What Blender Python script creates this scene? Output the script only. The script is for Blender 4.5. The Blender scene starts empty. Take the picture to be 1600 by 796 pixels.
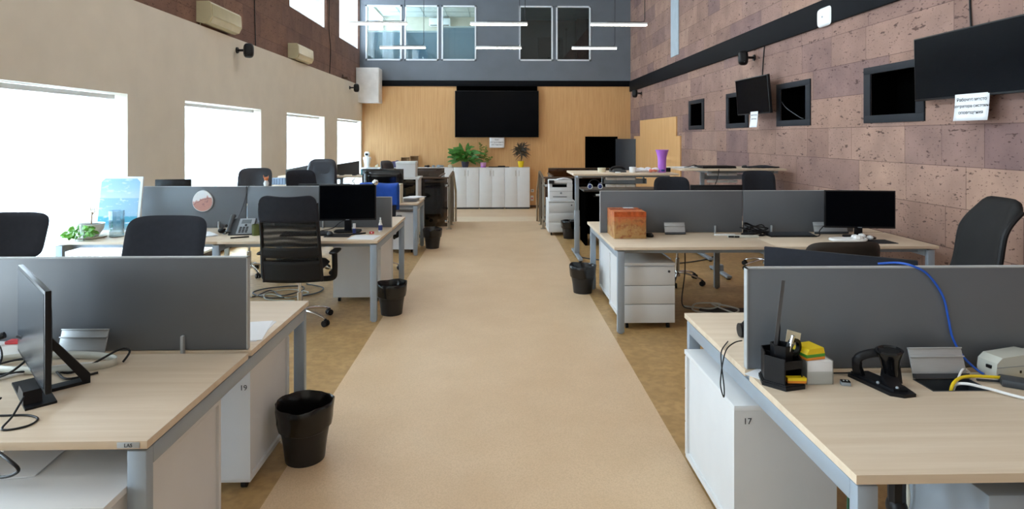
import bpy, bmesh, math, random
from mathutils import Vector, Matrix
random.seed(7)
PI = math.pi
sc = bpy.context.scene
COL = sc.collection

# ------------------------------------------------------------------ camera, world, lights, exposure
CAM_H = 1.70
F_PX, W_PX, H_PX = 930.0, 1600.0, 796.0
cam_d = bpy.data.cameras.new('camera')
cam = bpy.data.objects.new('camera', cam_d)
COL.objects.link(cam)
cam.location = (0, 0, CAM_H)
cam.rotation_euler = (PI/2, 0, -math.atan(22.0/930.0))
cam_d.sensor_fit = 'HORIZONTAL'
cam_d.sensor_width = 36.0
cam_d.lens = 36.0*F_PX/W_PX
cam_d.shift_y = -(398.0-214.0)/W_PX
cam_d.clip_start = 0.02
sc.camera = cam
sc.view_settings.view_transform = 'Standard'
sc.view_settings.look = 'None'
sc.view_settings.gamma = 1.0
sc.view_settings.exposure = 0.20
sc.view_settings.use_curve_mapping = False

world = bpy.data.worlds.new('sky'); sc.world = world
world.use_nodes = True
bg = world.node_tree.nodes['Background']
bg.inputs[0].default_value = (0.86, 0.92, 1.0, 1); bg.inputs[1].default_value = 2.0

def area(name, loc, rot, sx, sy, energy, color):
    l = bpy.data.lights.new(name, 'AREA'); l.shape = 'RECTANGLE'; l.size = sx; l.size_y = sy
    l.energy = energy; l.color = color
    o = bpy.data.objects.new(name, l); COL.objects.link(o); o.location = loc; o.rotation_euler = rot
    return o
DAY = (0.74, 0.88, 1.0)
LOW_WIN = [(-3.2, -0.7), (0.5, 2.99), (4.2, 6.69), (7.9, 10.41), (11.66, 14.18), (15.30, 17.93)]
UPP_WIN = [(-2.95, -0.4), (0.8, 3.35), (4.55, 7.1), (8.30, 10.85), (12.05, 14.6), (15.80, 18.05)]
LOW_E, UPP_E = [90.0, 340.0, 620.0, 680.0, 680.0, 480.0], 165.0
for (a, b), e in zip(LOW_WIN, LOW_E):
    area('daylight', (-5.05, (a+b)/2, 1.2), (0, -PI/2, 0), 2.6, b-a+0.3, e, DAY)
for a, b in UPP_WIN:
    area('daylight', (-4.265, (a+b)/2, 5.285), (0, -PI/2, 0), 1.92, b-a, UPP_E, DAY)
LAMP_EMIT = 26.0

# ------------------------------------------------------------------ materials
def C(h):
    h = h.lstrip('#'); v = [int(h[i:i+2], 16)/255 for i in (0, 2, 4)]
    return tuple(x/12.92 if x <= 0.04045 else ((x+0.055)/1.055)**2.4 for x in v)+(1,)
def nodes(name):
    m = bpy.data.materials.new(name); m.use_nodes = True
    nt = m.node_tree
    return m, nt, nt.nodes['Principled BSDF']
def N(nt, t, **k):
    n = nt.nodes.new(t)
    for a, b in k.items(): setattr(n, a, b)
    return n
def ramp(nt, stops, interp='LINEAR'):
    r = N(nt, 'ShaderNodeValToRGB'); r.color_ramp.interpolation = interp
    e = r.color_ramp.elements
    while len(e) < len(stops): e.new(0.5)
    for i, (p, c) in enumerate(stops): e[i].position = p; e[i].color = c
    return r
def shade(c, k): return (min(1, c[0]*k), min(1, c[1]*k), min(1, c[2]*k), 1)
def plain(name, col, rough=0.5, metal=0.0, var=0.06, scale=6.0, bump=0.0, bscale=200.0, stretch=(1, 1, 1), spec=None):
    """principled surface with a soft procedural mottling and an optional fine grain bump"""
    m, nt, p = nodes(name)
    c = C(col) if isinstance(col, str) else col
    tc = N(nt, 'ShaderNodeTexCoord'); mp = N(nt, 'ShaderNodeMapping'); mp.inputs['Scale'].default_value = stretch
    nt.links.new(tc.outputs['Object'], mp.inputs[0])
    nz = N(nt, 'ShaderNodeTexNoise'); nz.inputs['Scale'].default_value = scale; nz.inputs['Detail'].default_value = 3
    nt.links.new(mp.outputs[0], nz.inputs['Vector'])
    r = ramp(nt, [(0.3, shade(c, 1-var)), (0.7, shade(c, 1+var))])
    nt.links.new(nz.outputs['Fac'], r.inputs[0]); nt.links.new(r.outputs[0], p.inputs['Base Color'])
    p.inputs['Roughness'].default_value = rough; p.inputs['Metallic'].default_value = metal
    if spec is not None: p.inputs['Specular IOR Level'].default_value = spec
    if bump > 0:
        n2 = N(nt, 'ShaderNodeTexNoise'); n2.inputs['Scale'].default_value = bscale
        nt.links.new(mp.outputs[0], n2.inputs['Vector'])
        b = N(nt, 'ShaderNodeBump'); b.inputs['Strength'].default_value = bump; b.inputs['Distance'].default_value = 0.002
        nt.links.new(n2.outputs['Fac'], b.inputs['Height']); nt.links.new(b.outputs[0], p.inputs['Normal'])
    return m
def wood(name, c1, c2, axis, rough=0.45, fine=1.0):
    """laminate with streaks running along the given axis (0, 1 or 2)"""
    m, nt, p = nodes(name)
    tc = N(nt, 'ShaderNodeTexCoord'); mp = N(nt, 'ShaderNodeMapping')
    s = [30*fine]*3; s[axis] = 1.2*fine; mp.inputs['Scale'].default_value = s
    nt.links.new(tc.outputs['Object'], mp.inputs[0])
    n1 = N(nt, 'ShaderNodeTexNoise'); n1.inputs['Scale'].default_value = 1.0; n1.inputs['Detail'].default_value = 5; n1.inputs['Roughness'].default_value = 0.65
    nt.links.new(mp.outputs[0], n1.inputs['Vector'])
    r = ramp(nt, [(0.28, C(c1)), (0.72, C(c2))])
    nt.links.new(n1.outputs['Fac'], r.inputs[0]); nt.links.new(r.outputs[0], p.inputs['Base Color'])
    p.inputs['Roughness'].default_value = rough
    return m
def tuff(name, cols, hole, phase=-0.037, rowh=0.369):
    """courses of tuff blocks of uneven length on a wall that faces X (u = world Y, v = world Z)"""
    m, nt, p = nodes(name)
    L = nt.links.new
    def math_(op, a, b=None, c=None):
        n = N(nt, 'ShaderNodeMath', operation=op)
        for i, x in enumerate((a, b, c)):
            if x is None: continue
            if isinstance(x, (int, float)): n.inputs[i].default_value = x
            else: L(x, n.inputs[i])
        return n.outputs[0]
    tc = N(nt, 'ShaderNodeTexCoord'); sp = N(nt, 'ShaderNodeSeparateXYZ'); L(tc.outputs['Object'], sp.inputs[0])
    v = math_('DIVIDE', math_('SUBTRACT', sp.outputs[2], phase), rowh)
    row = math_('FLOOR', v); fv = math_('FRACT', v)
    wn = N(nt, 'ShaderNodeTexWhiteNoise', noise_dimensions='1D'); L(row, wn.inputs['W'])
    wn2 = N(nt, 'ShaderNodeTexWhiteNoise', noise_dimensions='1D'); L(math_('ADD', row, 37.3), wn2.inputs['W'])
    wid = math_('ADD', 0.62, math_('MULTIPLY', wn.outputs['Value'], 0.45))
    u0 = math_('ADD', math_('DIVIDE', sp.outputs[1], wid), math_('MULTIPLY', wn2.outputs['Value'], 7.0))
    wob = math_('MULTIPLY', math_('SINE', math_('MULTIPLY', u0, 2.1)), 0.22)
    u = math_('ADD', u0, wob)
    bid = math_('FLOOR', u); fu = math_('FRACT', u)
    cx = N(nt, 'ShaderNodeCombineXYZ'); L(bid, cx.inputs[0]); L(row, cx.inputs[1])
    wb = N(nt, 'ShaderNodeTexWhiteNoise', noise_dimensions='2D'); L(cx.outputs[0], wb.inputs['Vector'])
    r = ramp(nt, [(i/(len(cols)-1), C(c)) for i, c in enumerate(cols)]); L(wb.outputs['Value'], r.inputs[0])
    n1 = N(nt, 'ShaderNodeTexNoise'); n1.inputs['Scale'].default_value = 3.0; n1.inputs['Detail'].default_value = 6; L(tc.outputs['Object'], n1.inputs['Vector'])
    r1 = ramp(nt, [(0.3, (0.80, 0.78, 0.78, 1)), (0.7, (1.12, 1.1, 1.08, 1))]); L(n1.outputs['Fac'], r1.inputs[0])
    mx = N(nt, 'ShaderNodeMixRGB', blend_type='MULTIPLY'); mx.inputs[0].default_value = 1; L(r.outputs[0], mx.inputs[1]); L(r1.outputs[0], mx.inputs[2])
    mp = N(nt, 'ShaderNodeMapping'); mp.inputs['Scale'].default_value = (6, 9, 22); L(tc.outputs['Object'], mp.inputs[0])
    n2 = N(nt, 'ShaderNodeTexNoise'); n2.inputs['Scale'].default_value = 1.0; n2.inputs['Detail'].default_value = 2; n2.inputs['Roughness'].default_value = 0.6; L(mp.outputs[0], n2.inputs['Vector'])
    hr = ramp(nt, [(0.645, (0, 0, 0, 1)), (0.70, (1, 1, 1, 1))]); L(n2.outputs['Fac'], hr.inputs[0])
    mp3 = N(nt, 'ShaderNodeMapping'); mp3.inputs['Scale'].default_value = (20, 30, 60); L(tc.outputs['Object'], mp3.inputs[0])
    n3 = N(nt, 'ShaderNodeTexNoise'); n3.inputs['Scale'].default_value = 1.0; L(mp3.outputs[0], n3.inputs['Vector'])
    hr3 = ramp(nt, [(0.63, (0, 0, 0, 1)), (0.70, (1, 1, 1, 1))]); L(n3.outputs['Fac'], hr3.inputs[0])
    holes = math_('MAXIMUM', hr.outputs[0], hr3.outputs[0])
    du = math_('MULTIPLY', math_('MINIMUM', fu, math_('SUBTRACT', 1.0, fu)), wid)
    dv = math_('MULTIPLY', math_('MINIMUM', fv, math_('SUBTRACT', 1.0, fv)), rowh)
    joint = math_('LESS_THAN', math_('MINIMUM', du, dv), 0.0035)
    mx2 = N(nt, 'ShaderNodeMixRGB'); L(math_('MULTIPLY', holes, 0.85), mx2.inputs[0]); L(mx.outputs[0], mx2.inputs[1]); mx2.inputs[2].default_value = C(hole)
    mx3 = N(nt, 'ShaderNodeMixRGB'); L(math_('MULTIPLY', joint, 0.65), mx3.inputs[0]); L(mx2.outputs[0], mx3.inputs[1]); mx3.inputs[2].default_value = C(hole)
    L(mx3.outputs[0], p.inputs['Base Color'])
    b = N(nt, 'ShaderNodeBump'); b.inputs['Strength'].default_value = 0.5; b.inputs['Distance'].default_value = 0.006
    L(math_('SUBTRACT', 1.0, math_('MAXIMUM', holes, joint)), b.inputs['Height']); L(b.outputs[0], p.inputs['Normal'])
    p.inputs['Roughness'].default_value = 0.85
    return m
def emit(name, col, s):
    m = bpy.data.materials.new(name); m.use_nodes = True; nt = m.node_tree
    nt.nodes.remove(nt.nodes['Principled BSDF'])
    e = N(nt, 'ShaderNodeEmission'); e.inputs[0].default_value = col; e.inputs[1].default_value = s
    nt.links.new(e.outputs[0], nt.nodes['Material Output'].inputs[0]); return m
def thin_glass(name, tint=(0.96, 0.98, 0.98, 1), refl=0.06):
    m = bpy.data.materials.new(name); m.use_nodes = True; nt = m.node_tree
    nt.nodes.remove(nt.nodes['Principled BSDF'])
    t = N(nt, 'ShaderNodeBsdfTransparent'); t.inputs[0].default_value = tint
    g = N(nt, 'ShaderNodeBsdfGlossy'); g.inputs['Roughness'].default_value = 0.02
    fr = N(nt, 'ShaderNodeLayerWeight'); fr.inputs[0].default_value = 0.25
    mu = N(nt, 'ShaderNodeMath', operation='MULTIPLY_ADD'); mu.inputs[1].default_value = 0.6; mu.inputs[2].default_value = refl
    nt.links.new(fr.outputs['Fresnel'], mu.inputs[0])
    mx = N(nt, 'ShaderNodeMixShader'); nt.links.new(mu.outputs[0], mx.inputs[0]); nt.links.new(t.outputs[0], mx.inputs[1]); nt.links.new(g.outputs[0], mx.inputs[2])
    nt.links.new(mx.outputs[0], nt.nodes['Material Output'].inputs[0]); return m
def sheer(name, col, opacity, rough=0.8, weave=0):
    """woven fabric that lets part of the light through"""
    m, nt, p = nodes(name)
    p.inputs['Base Color'].default_value = C(col); p.inputs['Roughness'].default_value = rough
    t = N(nt, 'ShaderNodeBsdfTransparent'); mx = N(nt, 'ShaderNodeMixShader')
    mx.inputs[0].default_value = opacity
    if weave:
        tc = N(nt, 'ShaderNodeTexCoord'); w = N(nt, 'ShaderNodeTexWave'); w.bands_direction = 'Z'; w.inputs['Scale'].default_value = weave
        w.inputs['Distortion'].default_value = 6; w.inputs['Detail'].default_value = 1; w.inputs['Detail Scale'].default_value = 0.4
        nt.links.new(tc.outputs['Object'], w.inputs[0])
        mr = N(nt, 'ShaderNodeMapRange'); mr.inputs[3].default_value = opacity-0.16; mr.inputs[4].default_value = min(1, opacity+0.18)
        nt.links.new(w.outputs['Fac'], mr.inputs[0]); nt.links.new(mr.outputs[0], mx.inputs[0])
    nt.links.new(t.outputs[0], mx.inputs[1]); nt.links.new(p.outputs[0], mx.inputs[2])
    nt.links.new(mx.outputs[0], nt.nodes['Material Output'].inputs[0]); return m
def translucent(name, col, amount=0.5):
    m = bpy.data.materials.new(name); m.use_nodes = True; nt = m.node_tree
    nt.nodes.remove(nt.nodes['Principled BSDF'])
    d = N(nt, 'ShaderNodeBsdfDiffuse'); d.inputs[0].default_value = C(col)
    t = N(nt, 'ShaderNodeBsdfTranslucent'); t.inputs[0].default_value = C(col)
    mx = N(nt, 'ShaderNodeMixShader'); mx.inputs[0].default_value = amount
    nt.links.new(d.outputs[0], mx.inputs[1]); nt.links.new(t.outputs[0], mx.inputs[2])
    nt.links.new(mx.outputs[0], nt.nodes['Material Output'].inputs[0]); return m

M = {}
M['white_wall'] = plain('cream wallpaper', '#e6dfd3', 0.9, var=0.03, scale=3, bump=0.25, bscale=120)
M['tuff'] = tuff('pink tuff blocks', ['#86695f', '#9f7f6f', '#937569', '#7d6360', '#a88877', '#8c6f67'], '#4a332d')
M['tuff_shaded'] = tuff('shade toned tuff blocks', ['#85675a', '#8f6d5d', '#795c53', '#896a5e'], '#4a3028', phase=0.1, rowh=0.42)  # same tuff in a browner tone, its backlit shade put into the colour
M['slate'] = plain('slate blue paint', '#6f767f', 0.85, var=0.05, scale=2.5)
M['oak'] = wood('oak cladding', '#c9965f', '#deb27c', 2, 0.5)
M['oak_dark'] = plain('bronze brown panel', '#4f3a2c', 0.5)
M['desk'] = wood('light oak laminate', '#cdb9a0', '#ddcdb8', 0, 0.4, fine=0.8)
M['white'] = plain('white laminate', '#dcdee0', 0.45, var=0.02)
M['white_shade'] = plain('white drawer front', '#d5d7d8', 0.45, var=0.02)
M['steel'] = plain('grey powder coated steel', '#9aa6b2', 0.42, metal=0.25, var=0.03)
M['panel'] = plain('grey laminate screen', '#62676d', 0.45, var=0.03, scale=4, bump=0.12, bscale=500, spec=0.6)
M['panel_edge'] = plain('grey screen trim', '#a7abad', 0.5)
M['alu'] = plain('brushed aluminium', '#b4b8bb', 0.4, metal=0.3, var=0.04, scale=20, stretch=(1, 20, 20))
M['black'] = plain('black plastic', '#101115', 0.42, var=0.1, spec=0.3)
M['black_gloss'] = plain('glossy black plastic', '#0b0b0d', 0.12, var=0.05)
M['screen'] = plain('black display glass', '#05070c', 0.25, var=0.05, spec=0.05)
M['screen_grey'] = plain('dark grey display glass', '#2a3038', 0.25, var=0.08)  # lighter and greyer than the other display glass
M['charcoal'] = plain('charcoal fabric', '#1d2029', 0.92, var=0.12, scale=30, bump=0.5, bscale=500)
M['leather'] = plain('black leather', '#20222b', 0.4, var=0.1, scale=12, bump=0.25, bscale=60)
M['leather_brown'] = plain('dark brown leather', '#2d2722', 0.5, var=0.1, scale=12)
M['mesh'] = sheer('black chair mesh', '#0c0c0e', 0.66, weave=6.0)
M['mesh_dense'] = sheer('dense black chair mesh', '#0c0c0e', 0.97)
M['chrome'] = plain('chrome', '#d5d8da', 0.12, metal=1.0, var=0.02)
M['steel_rail'] = plain('brushed stainless steel', '#a9a49a', 0.28, metal=1.0, var=0.05, scale=15)
M['smoke'] = thin_glass('smoked glass', (0.30, 0.25, 0.22, 1), 0.05)
M['glass'] = thin_glass('clear glass')
M['glass_in'] = thin_glass('blue green office glass', (0.82, 0.92, 0.94, 1), 0.05)
M['blind'] = translucent('white blind fabric', '#eef3f6', 0.55)
M['blind_grey'] = translucent('grey blue blind', '#a5bac9', 0.4)
M['pvc'] = plain('white window frame', '#e9ebec', 0.4, var=0.02)
M['frame_blue'] = plain('pale blue window frame', '#e6edf4', 0.4, var=0.02)
M['floor_dark'] = None
M['paper'] = plain('white paper', '#e6e8ec', 0.9, var=0.02)
M['ink'] = plain('dark ink', '#2c3037', 0.9)
M['band'] = plain('matt black trim', '#0f1116', 0.7, spec=0.12)
M['frame_dark'] = plain('graphite frame', '#25282e', 0.6, spec=0.2)
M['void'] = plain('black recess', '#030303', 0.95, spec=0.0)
M['ac'] = plain('aged cream plastic', '#cfc7a6', 0.35, var=0.04)
M['ceiling'] = plain('white ceiling', '#c9c9c6', 0.95)
M['bin'] = plain('black bin plastic', '#1a1a1c', 0.4, var=0.1, bump=0.2, bscale=40)
M['bag'] = plain('black bin liner', '#101011', 0.22, var=0.1)
M['led'] = emit('warm white led', (1.0, 0.90, 0.75, 1), LAMP_EMIT)
M['soil'] = plain('dark soil', '#35281d', 1.0, var=0.3, scale=60)
M['steel_dark'] = plain('dull steel', '#5f6266', 0.4, metal=0.4)
M['leaf'] = plain('glossy green leaf', '#3f7a2c', 0.35, var=0.35, scale=14)
M['leaf_bright'] = plain('bright green leaf', '#5f9e2e', 0.4, var=0.3, scale=20)
M['leaf_olive'] = plain('olive leaf', '#6f7a2d', 0.5, var=0.3, scale=20)
M['leaf_dark'] = plain('dark bronze leaf', '#3b3325', 0.5, var=0.3, scale=20)
M['purple'] = plain('purple ceramic', '#b06ad0', 0.35, var=0.04)
M['yellow'] = plain('yellow plastic', '#e8c91a', 0.4, var=0.03)
M['green'] = plain('green plastic', '#4c9a34', 0.5)
M['orange'] = plain('orange paper', '#e0892a', 0.6)
M['red'] = plain('red plastic', '#c8303a', 0.4)
M['blue'] = plain('blue cloth', '#1d4fb0', 0.85, var=0.12, scale=12, bump=0.4, bscale=300)
M['blue_cable'] = plain('blue cable jacket', '#1d55b8', 0.4)
M['navy'] = plain('dark blue plastic', '#2d3f86', 0.4)
M['beige_plastic'] = plain('pale grey plastic', '#c9cbc2', 0.4, var=0.03)
M['cardboard_brown'] = plain('brown card', '#8a6a48', 0.8, var=0.1)
M['mug_green'] = plain('olive green glaze', '#55622e', 0.3, var=0.08)
M['phone_grey'] = plain('silver grey plastic', '#8d959c', 0.4)
M['dark_grey'] = plain('dark grey plastic', '#3a3f45', 0.5)
M['lilac'] = plain('lilac plastic', '#c792c8', 0.4)
M['turquoise'] = plain('turquoise card', '#55b4cf', 0.6)
M['ivory'] = plain('ivory plastic', '#d8d0b8', 0.5)
M['orange_toy'] = plain('orange toy', '#d9824f', 0.6)

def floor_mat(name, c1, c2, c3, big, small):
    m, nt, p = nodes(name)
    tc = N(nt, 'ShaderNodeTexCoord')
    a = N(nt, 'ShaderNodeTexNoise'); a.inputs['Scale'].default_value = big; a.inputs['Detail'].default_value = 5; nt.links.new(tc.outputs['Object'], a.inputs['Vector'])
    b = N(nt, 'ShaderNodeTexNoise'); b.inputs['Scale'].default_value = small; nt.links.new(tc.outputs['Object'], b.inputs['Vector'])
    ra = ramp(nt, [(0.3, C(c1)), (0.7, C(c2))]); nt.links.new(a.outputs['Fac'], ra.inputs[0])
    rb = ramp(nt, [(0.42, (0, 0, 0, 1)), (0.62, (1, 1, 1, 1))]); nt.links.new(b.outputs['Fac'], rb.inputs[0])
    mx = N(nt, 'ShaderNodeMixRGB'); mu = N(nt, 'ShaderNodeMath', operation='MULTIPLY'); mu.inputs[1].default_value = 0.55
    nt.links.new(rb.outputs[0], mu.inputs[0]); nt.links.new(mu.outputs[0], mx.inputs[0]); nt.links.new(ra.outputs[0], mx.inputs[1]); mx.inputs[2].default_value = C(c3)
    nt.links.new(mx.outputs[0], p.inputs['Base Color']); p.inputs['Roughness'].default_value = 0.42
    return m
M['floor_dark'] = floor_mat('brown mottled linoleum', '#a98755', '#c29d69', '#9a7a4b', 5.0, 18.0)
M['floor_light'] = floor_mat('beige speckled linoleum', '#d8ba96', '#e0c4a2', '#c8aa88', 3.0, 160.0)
M['floor_pale'] = floor_mat('paler floor tone', '#dfcaac', '#e6d3b8', '#d3bd9f', 3.0, 120.0)

# ------------------------------------------------------------------ mesh helpers
class MB:
    def __init__(s): s.bm = bmesh.new(); s.mi = 0
    def _add(s, tmp, mat=None):
        if mat is not None: bmesh.ops.transform(tmp, matrix=mat, verts=tmp.verts)
        vm = {v: s.bm.verts.new(v.co) for v in tmp.verts}
        for f in tmp.faces:
            try: nf = s.bm.faces.new([vm[v] for v in f.verts]); nf.material_index = s.mi
            except ValueError: pass
        tmp.free(); return s
    def box(s, x0, x1, y0, y1, z0, z1, bev=0.0, mat=None):
        t = bmesh.new(); bmesh.ops.create_cube(t, size=1)
        sx, sy, sz = abs(x1-x0), abs(y1-y0), abs(z1-z0)
        bmesh.ops.scale(t, vec=(sx, sy, sz), verts=t.verts)
        bmesh.ops.translate(t, vec=((x0+x1)/2, (y0+y1)/2, (z0+z1)/2), verts=t.verts)
        b = min(bev, 0.45*min(sx, sy, sz))
        if b > 0: bmesh.ops.bevel(t, geom=list(t.edges), offset=b, segments=2, affect='EDGES', profile=0.5)
        return s._add(t, mat)
    def cyl(s, p0, p1, r0, r1=None, n=16, caps=True):
        r1 = r0 if r1 is None else r1
        p0, p1 = Vector(p0), Vector(p1); d = p1-p0
        t = bmesh.new(); bmesh.ops.create_cone(t, cap_ends=caps, segments=n, radius1=r0, radius2=r1, depth=d.length)
        q = d.to_track_quat('Z', 'Y').to_matrix().to_4x4()
        return s._add(t, Matrix.Translation((p0+p1)/2) @ q)
    def ball(s, c, r, sc_=(1, 1, 1), n=12):
        t = bmesh.new(); bmesh.ops.create_uvsphere(t, u_segments=n*2, v_segments=n, radius=r)
        return s._add(t, Matrix.Translation(c) @ Matrix.Diagonal((*sc_, 1)))
    def lathe(s, prof, c=(0, 0, 0), n=28, wob=None):
        t = bmesh.new(); rings = []
        for k, (r, z) in enumerate(prof):
            ring = []
            for i in range(n):
                a = 2*PI*i/n; dr, dz = wob(k, a) if wob else (0, 0)
                ring.append(t.verts.new((c[0]+(r+dr)*math.cos(a), c[1]+(r+dr)*math.sin(a), c[2]+z+dz)))
            rings.append(ring)
        for a, b in zip(rings, rings[1:]):
            for i in range(n): t.faces.new((a[i], a[(i+1) % n], b[(i+1) % n], b[i]))
        if prof[0] != prof[-1]:
            if prof[0][0] > 1e-4: t.faces.new(list(reversed(rings[0])))
            if prof[-1][0] > 1e-4: t.faces.new(rings[-1])
        bmesh.ops.remove_doubles(t, verts=t.verts, dist=1e-5)
        return s._add(t)
    def tube(s, pts, r, n=8, closed=False, flat=None):
        pts = [Vector(p) for p in pts]; m = len(pts)
        rr = r if isinstance(r, (list, tuple)) else [r]*m
        t = bmesh.new(); rings = []; up = None
        for i, p in enumerate(pts):
            a = pts[(i-1) % m] if (closed or i > 0) else p
            b = pts[(i+1) % m] if (closed or i < m-1) else p
            d = (b-a).normalized()
            if up is None: up = Vector((0, 0, 1)) if abs(d.z) < 0.9 else Vector((1, 0, 0))
            x = d.cross(up)
            if x.length < 1e-4: x = d.orthogonal()
            x.normalize(); up = x.cross(d).normalized()
            f = flat or (1, 1)
            rings.append([t.verts.new(p+x*math.cos(2*PI*k/n)*rr[i]*f[0]+up*math.sin(2*PI*k/n)*rr[i]*f[1]) for k in range(n)])
        for i in range(m if closed else m-1):
            a, b = rings[i], rings[(i+1) % m]
            for k in range(n): t.faces.new((a[k], a[(k+1) % n], b[(k+1) % n], b[k]))
        if not closed: t.faces.new(list(reversed(rings[0]))); t.faces.new(rings[-1])
        return s._add(t)
    def prism(s, poly, a0, a1, axis='z', mat=None):
        t = bmesh.new()
        def P(p, h):
            return {'z': (p[0], p[1], h), 'y': (p[0], h, p[1]), 'x': (h, p[0], p[1])}[axis]
        A = [t.verts.new(P(p, a0)) for p in poly]; B = [t.verts.new(P(p, a1)) for p in poly]
        n = len(poly)
        t.faces.new(A); t.faces.new(B)
        for i in range(n): t.faces.new((A[i], A[(i+1) % n], B[(i+1) % n], B[i]))
        bmesh.ops.recalc_face_normals(t, faces=t.faces)
        return s._add(t, mat)
    def cushion(s, w, h, th, n=4.5, bend=None, nu=18, nv=18, edge=5.0, mat=None):
        """padded rounded rectangle: local X width, Z height, Y thickness"""
        t = bmesh.new(); F, B = {}, {}
        for i in range(nu+1):
            for j in range(nv+1):
                u, v = -1+2*i/nu, -1+2*j/nv
                m_ = max(abs(u), abs(v)); q = (abs(u)**n+abs(v)**n)**(1/n)
                k = m_/q if q > 0 else 1
                x, z = u*k*w/2, v*k*h/2
                y = th/2*math.sqrt(max(0, 1-m_**edge))
                a, b = Vector((x, -y, z)), Vector((x, y, z))
                if bend: a, b = Vector(bend(a)), Vector(bend(b))
                F[i, j] = t.verts.new(a)
                B[i, j] = F[i, j] if m_ > 0.9999 else t.verts.new(b)
        for i in range(nu):
            for j in range(nv):
                t.faces.new((F[i, j], F[i+1, j], F[i+1, j+1], F[i, j+1]))
                q = [B[i, j], B[i, j+1], B[i+1, j+1], B[i+1, j]]
                try: t.faces.new(q)
                except ValueError: pass
        return s._add(t, mat)
    def grid(s, fn, nu, nv, mat=None, closed_u=False):
        t = bmesh.new(); g = [[t.verts.new(fn(i/nu, j/nv)) for j in range(nv+1)] for i in range(nu+(0 if closed_u else 1))]
        k = len(g)
        for i in range(nu):
            for j in range(nv): t.faces.new((g[i][j], g[(i+1) % k][j], g[(i+1) % k][j+1], g[i][j+1]))
        return s._add(t, mat)
    def done(s, name, mats, parent=None, smooth=40, solid=0):
        me = bpy.data.meshes.new(name)
        if solid == 0: bmesh.ops.recalc_face_normals(s.bm, faces=s.bm.faces)
        s.bm.to_mesh(me); s.bm.free()
        for m in (mats if isinstance(mats, (list, tuple)) else [mats]): me.materials.append(M[m] if isinstance(m, str) else m)
        if smooth:
            for p in me.polygons: p.use_smooth = True
            me.set_sharp_from_angle(angle=math.radians(smooth))
        o = bpy.data.objects.new(name, me); COL.objects.link(o)
        if parent: o.parent = parent
        if solid:
            md = o.modifiers.new('thickness', 'SOLIDIFY'); md.thickness = solid; md.offset = 0
        return o
def spline(pts, k=8, closed=False):
    P = [Vector(p) for p in pts]; out = []; n = len(P)
    rng = range(n) if closed else range(n-1)
    for i in rng:
        p0 = P[(i-1) % n] if (closed or i > 0) else P[0]; p1 = P[i]; p2 = P[(i+1) % n]; p3 = P[(i+2) % n] if (closed or i+2 < n) else P[-1]
        for j in range(k):
            t = j/k
            out.append(0.5*((2*p1)+(p2-p0)*t+(2*p0-5*p1+4*p2-p3)*t*t+(3*p1-p0-3*p2+p3)*t**3))
    if not closed: out.append(P[-1])
    return out
def rrect(x0, x1, y0, y1, r, n=5):
    o = []
    for cx, cy, a0 in ((x1-r, y0+r, -PI/2), (x1-r, y1-r, 0), (x0+r, y1-r, PI/2), (x0+r, y0+r, PI)):
        for i in range(n+1): a = a0+PI/2*i/n; o.append((cx+r*math.cos(a), cy+r*math.sin(a)))
    return o
def tag(o, label, cat, group=None):
    o['label'] = label; o['category'] = cat
    if group: o['group'] = group
    return o
def thing(name, label, cat, loc=(0, 0, 0), rz=0, group=None):
    o = bpy.data.objects.new(name, None); COL.objects.link(o); o.empty_display_size = 0.05
    o.location = loc; o.rotation_euler = (0, 0, rz)
    return tag(o, label, cat, group)
def struct(o): o['kind'] = 'structure'; return o
def dup(root, label, loc=None, rz=None, group=None):
    r = root.copy(); COL.objects.link(r)
    if loc is not None: r.location = loc
    if rz is not None: r.rotation_euler = (0, 0, rz)
    r['label'] = label
    if group: r['group'] = group
    for ch in list(root.children):
        c = ch.copy(); COL.objects.link(c); c.parent = r
        for g in list(ch.children):
            d = g.copy(); COL.objects.link(d); d.parent = c
    return r
def text(name, body, size, mat, parent, loc, rot, align='CENTER', depth=0.0004):
    cu = bpy.data.curves.new(name, 'FONT'); cu.body = body; cu.size = size; cu.align_x = align; cu.align_y = 'CENTER'; cu.extrude = depth
    tmp = bpy.data.objects.new(name, cu); COL.objects.link(tmp)
    dg = bpy.context.evaluated_depsgraph_get(); dg.update()
    me = bpy.data.meshes.new_from_object(tmp.evaluated_get(dg))
    bpy.data.objects.remove(tmp); bpy.data.curves.remove(cu)
    me.materials.clear(); me.materials.append(M[mat])
    o = bpy.data.objects.new(name, me); COL.objects.link(o); o.parent = parent; o.location = loc; o.rotation_euler = rot
    return o

# ------------------------------------------------------------------ the setting
XL, XR, YB, YF, ZC, ZL = -4.10, 4.05, 18.10, -4.0, 6.6, -0.45      # walls, back wall, wall behind the camera, ceiling, lower floor
YE = 11.95                                                          # end of the raised floor
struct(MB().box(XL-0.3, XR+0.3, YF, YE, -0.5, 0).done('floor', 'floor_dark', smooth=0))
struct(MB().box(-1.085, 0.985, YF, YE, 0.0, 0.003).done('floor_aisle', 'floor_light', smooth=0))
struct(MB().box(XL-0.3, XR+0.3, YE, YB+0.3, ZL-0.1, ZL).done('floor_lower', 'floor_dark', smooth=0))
struct(MB().box(-1.6, 1.3, 14.95, 16.0, ZL, ZL+0.003).done('floor_strip', 'floor_pale', smooth=0))  # strip paler than the floor around it
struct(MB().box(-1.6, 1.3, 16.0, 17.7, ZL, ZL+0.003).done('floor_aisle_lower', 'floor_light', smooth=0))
st = MB()
for k in range(2): st.box(-0.92, 0.90, YE, YE+0.32*(2-k), ZL+0.15*k, ZL+0.15*(k+1))
struct(st.done('trim_steps', 'floor_light', smooth=0))
struct(MB().box(XL-0.5, XR+0.5, YF, YB+0.3, ZC, ZC+0.15).done('ceiling', 'ceiling', smooth=0))
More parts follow.
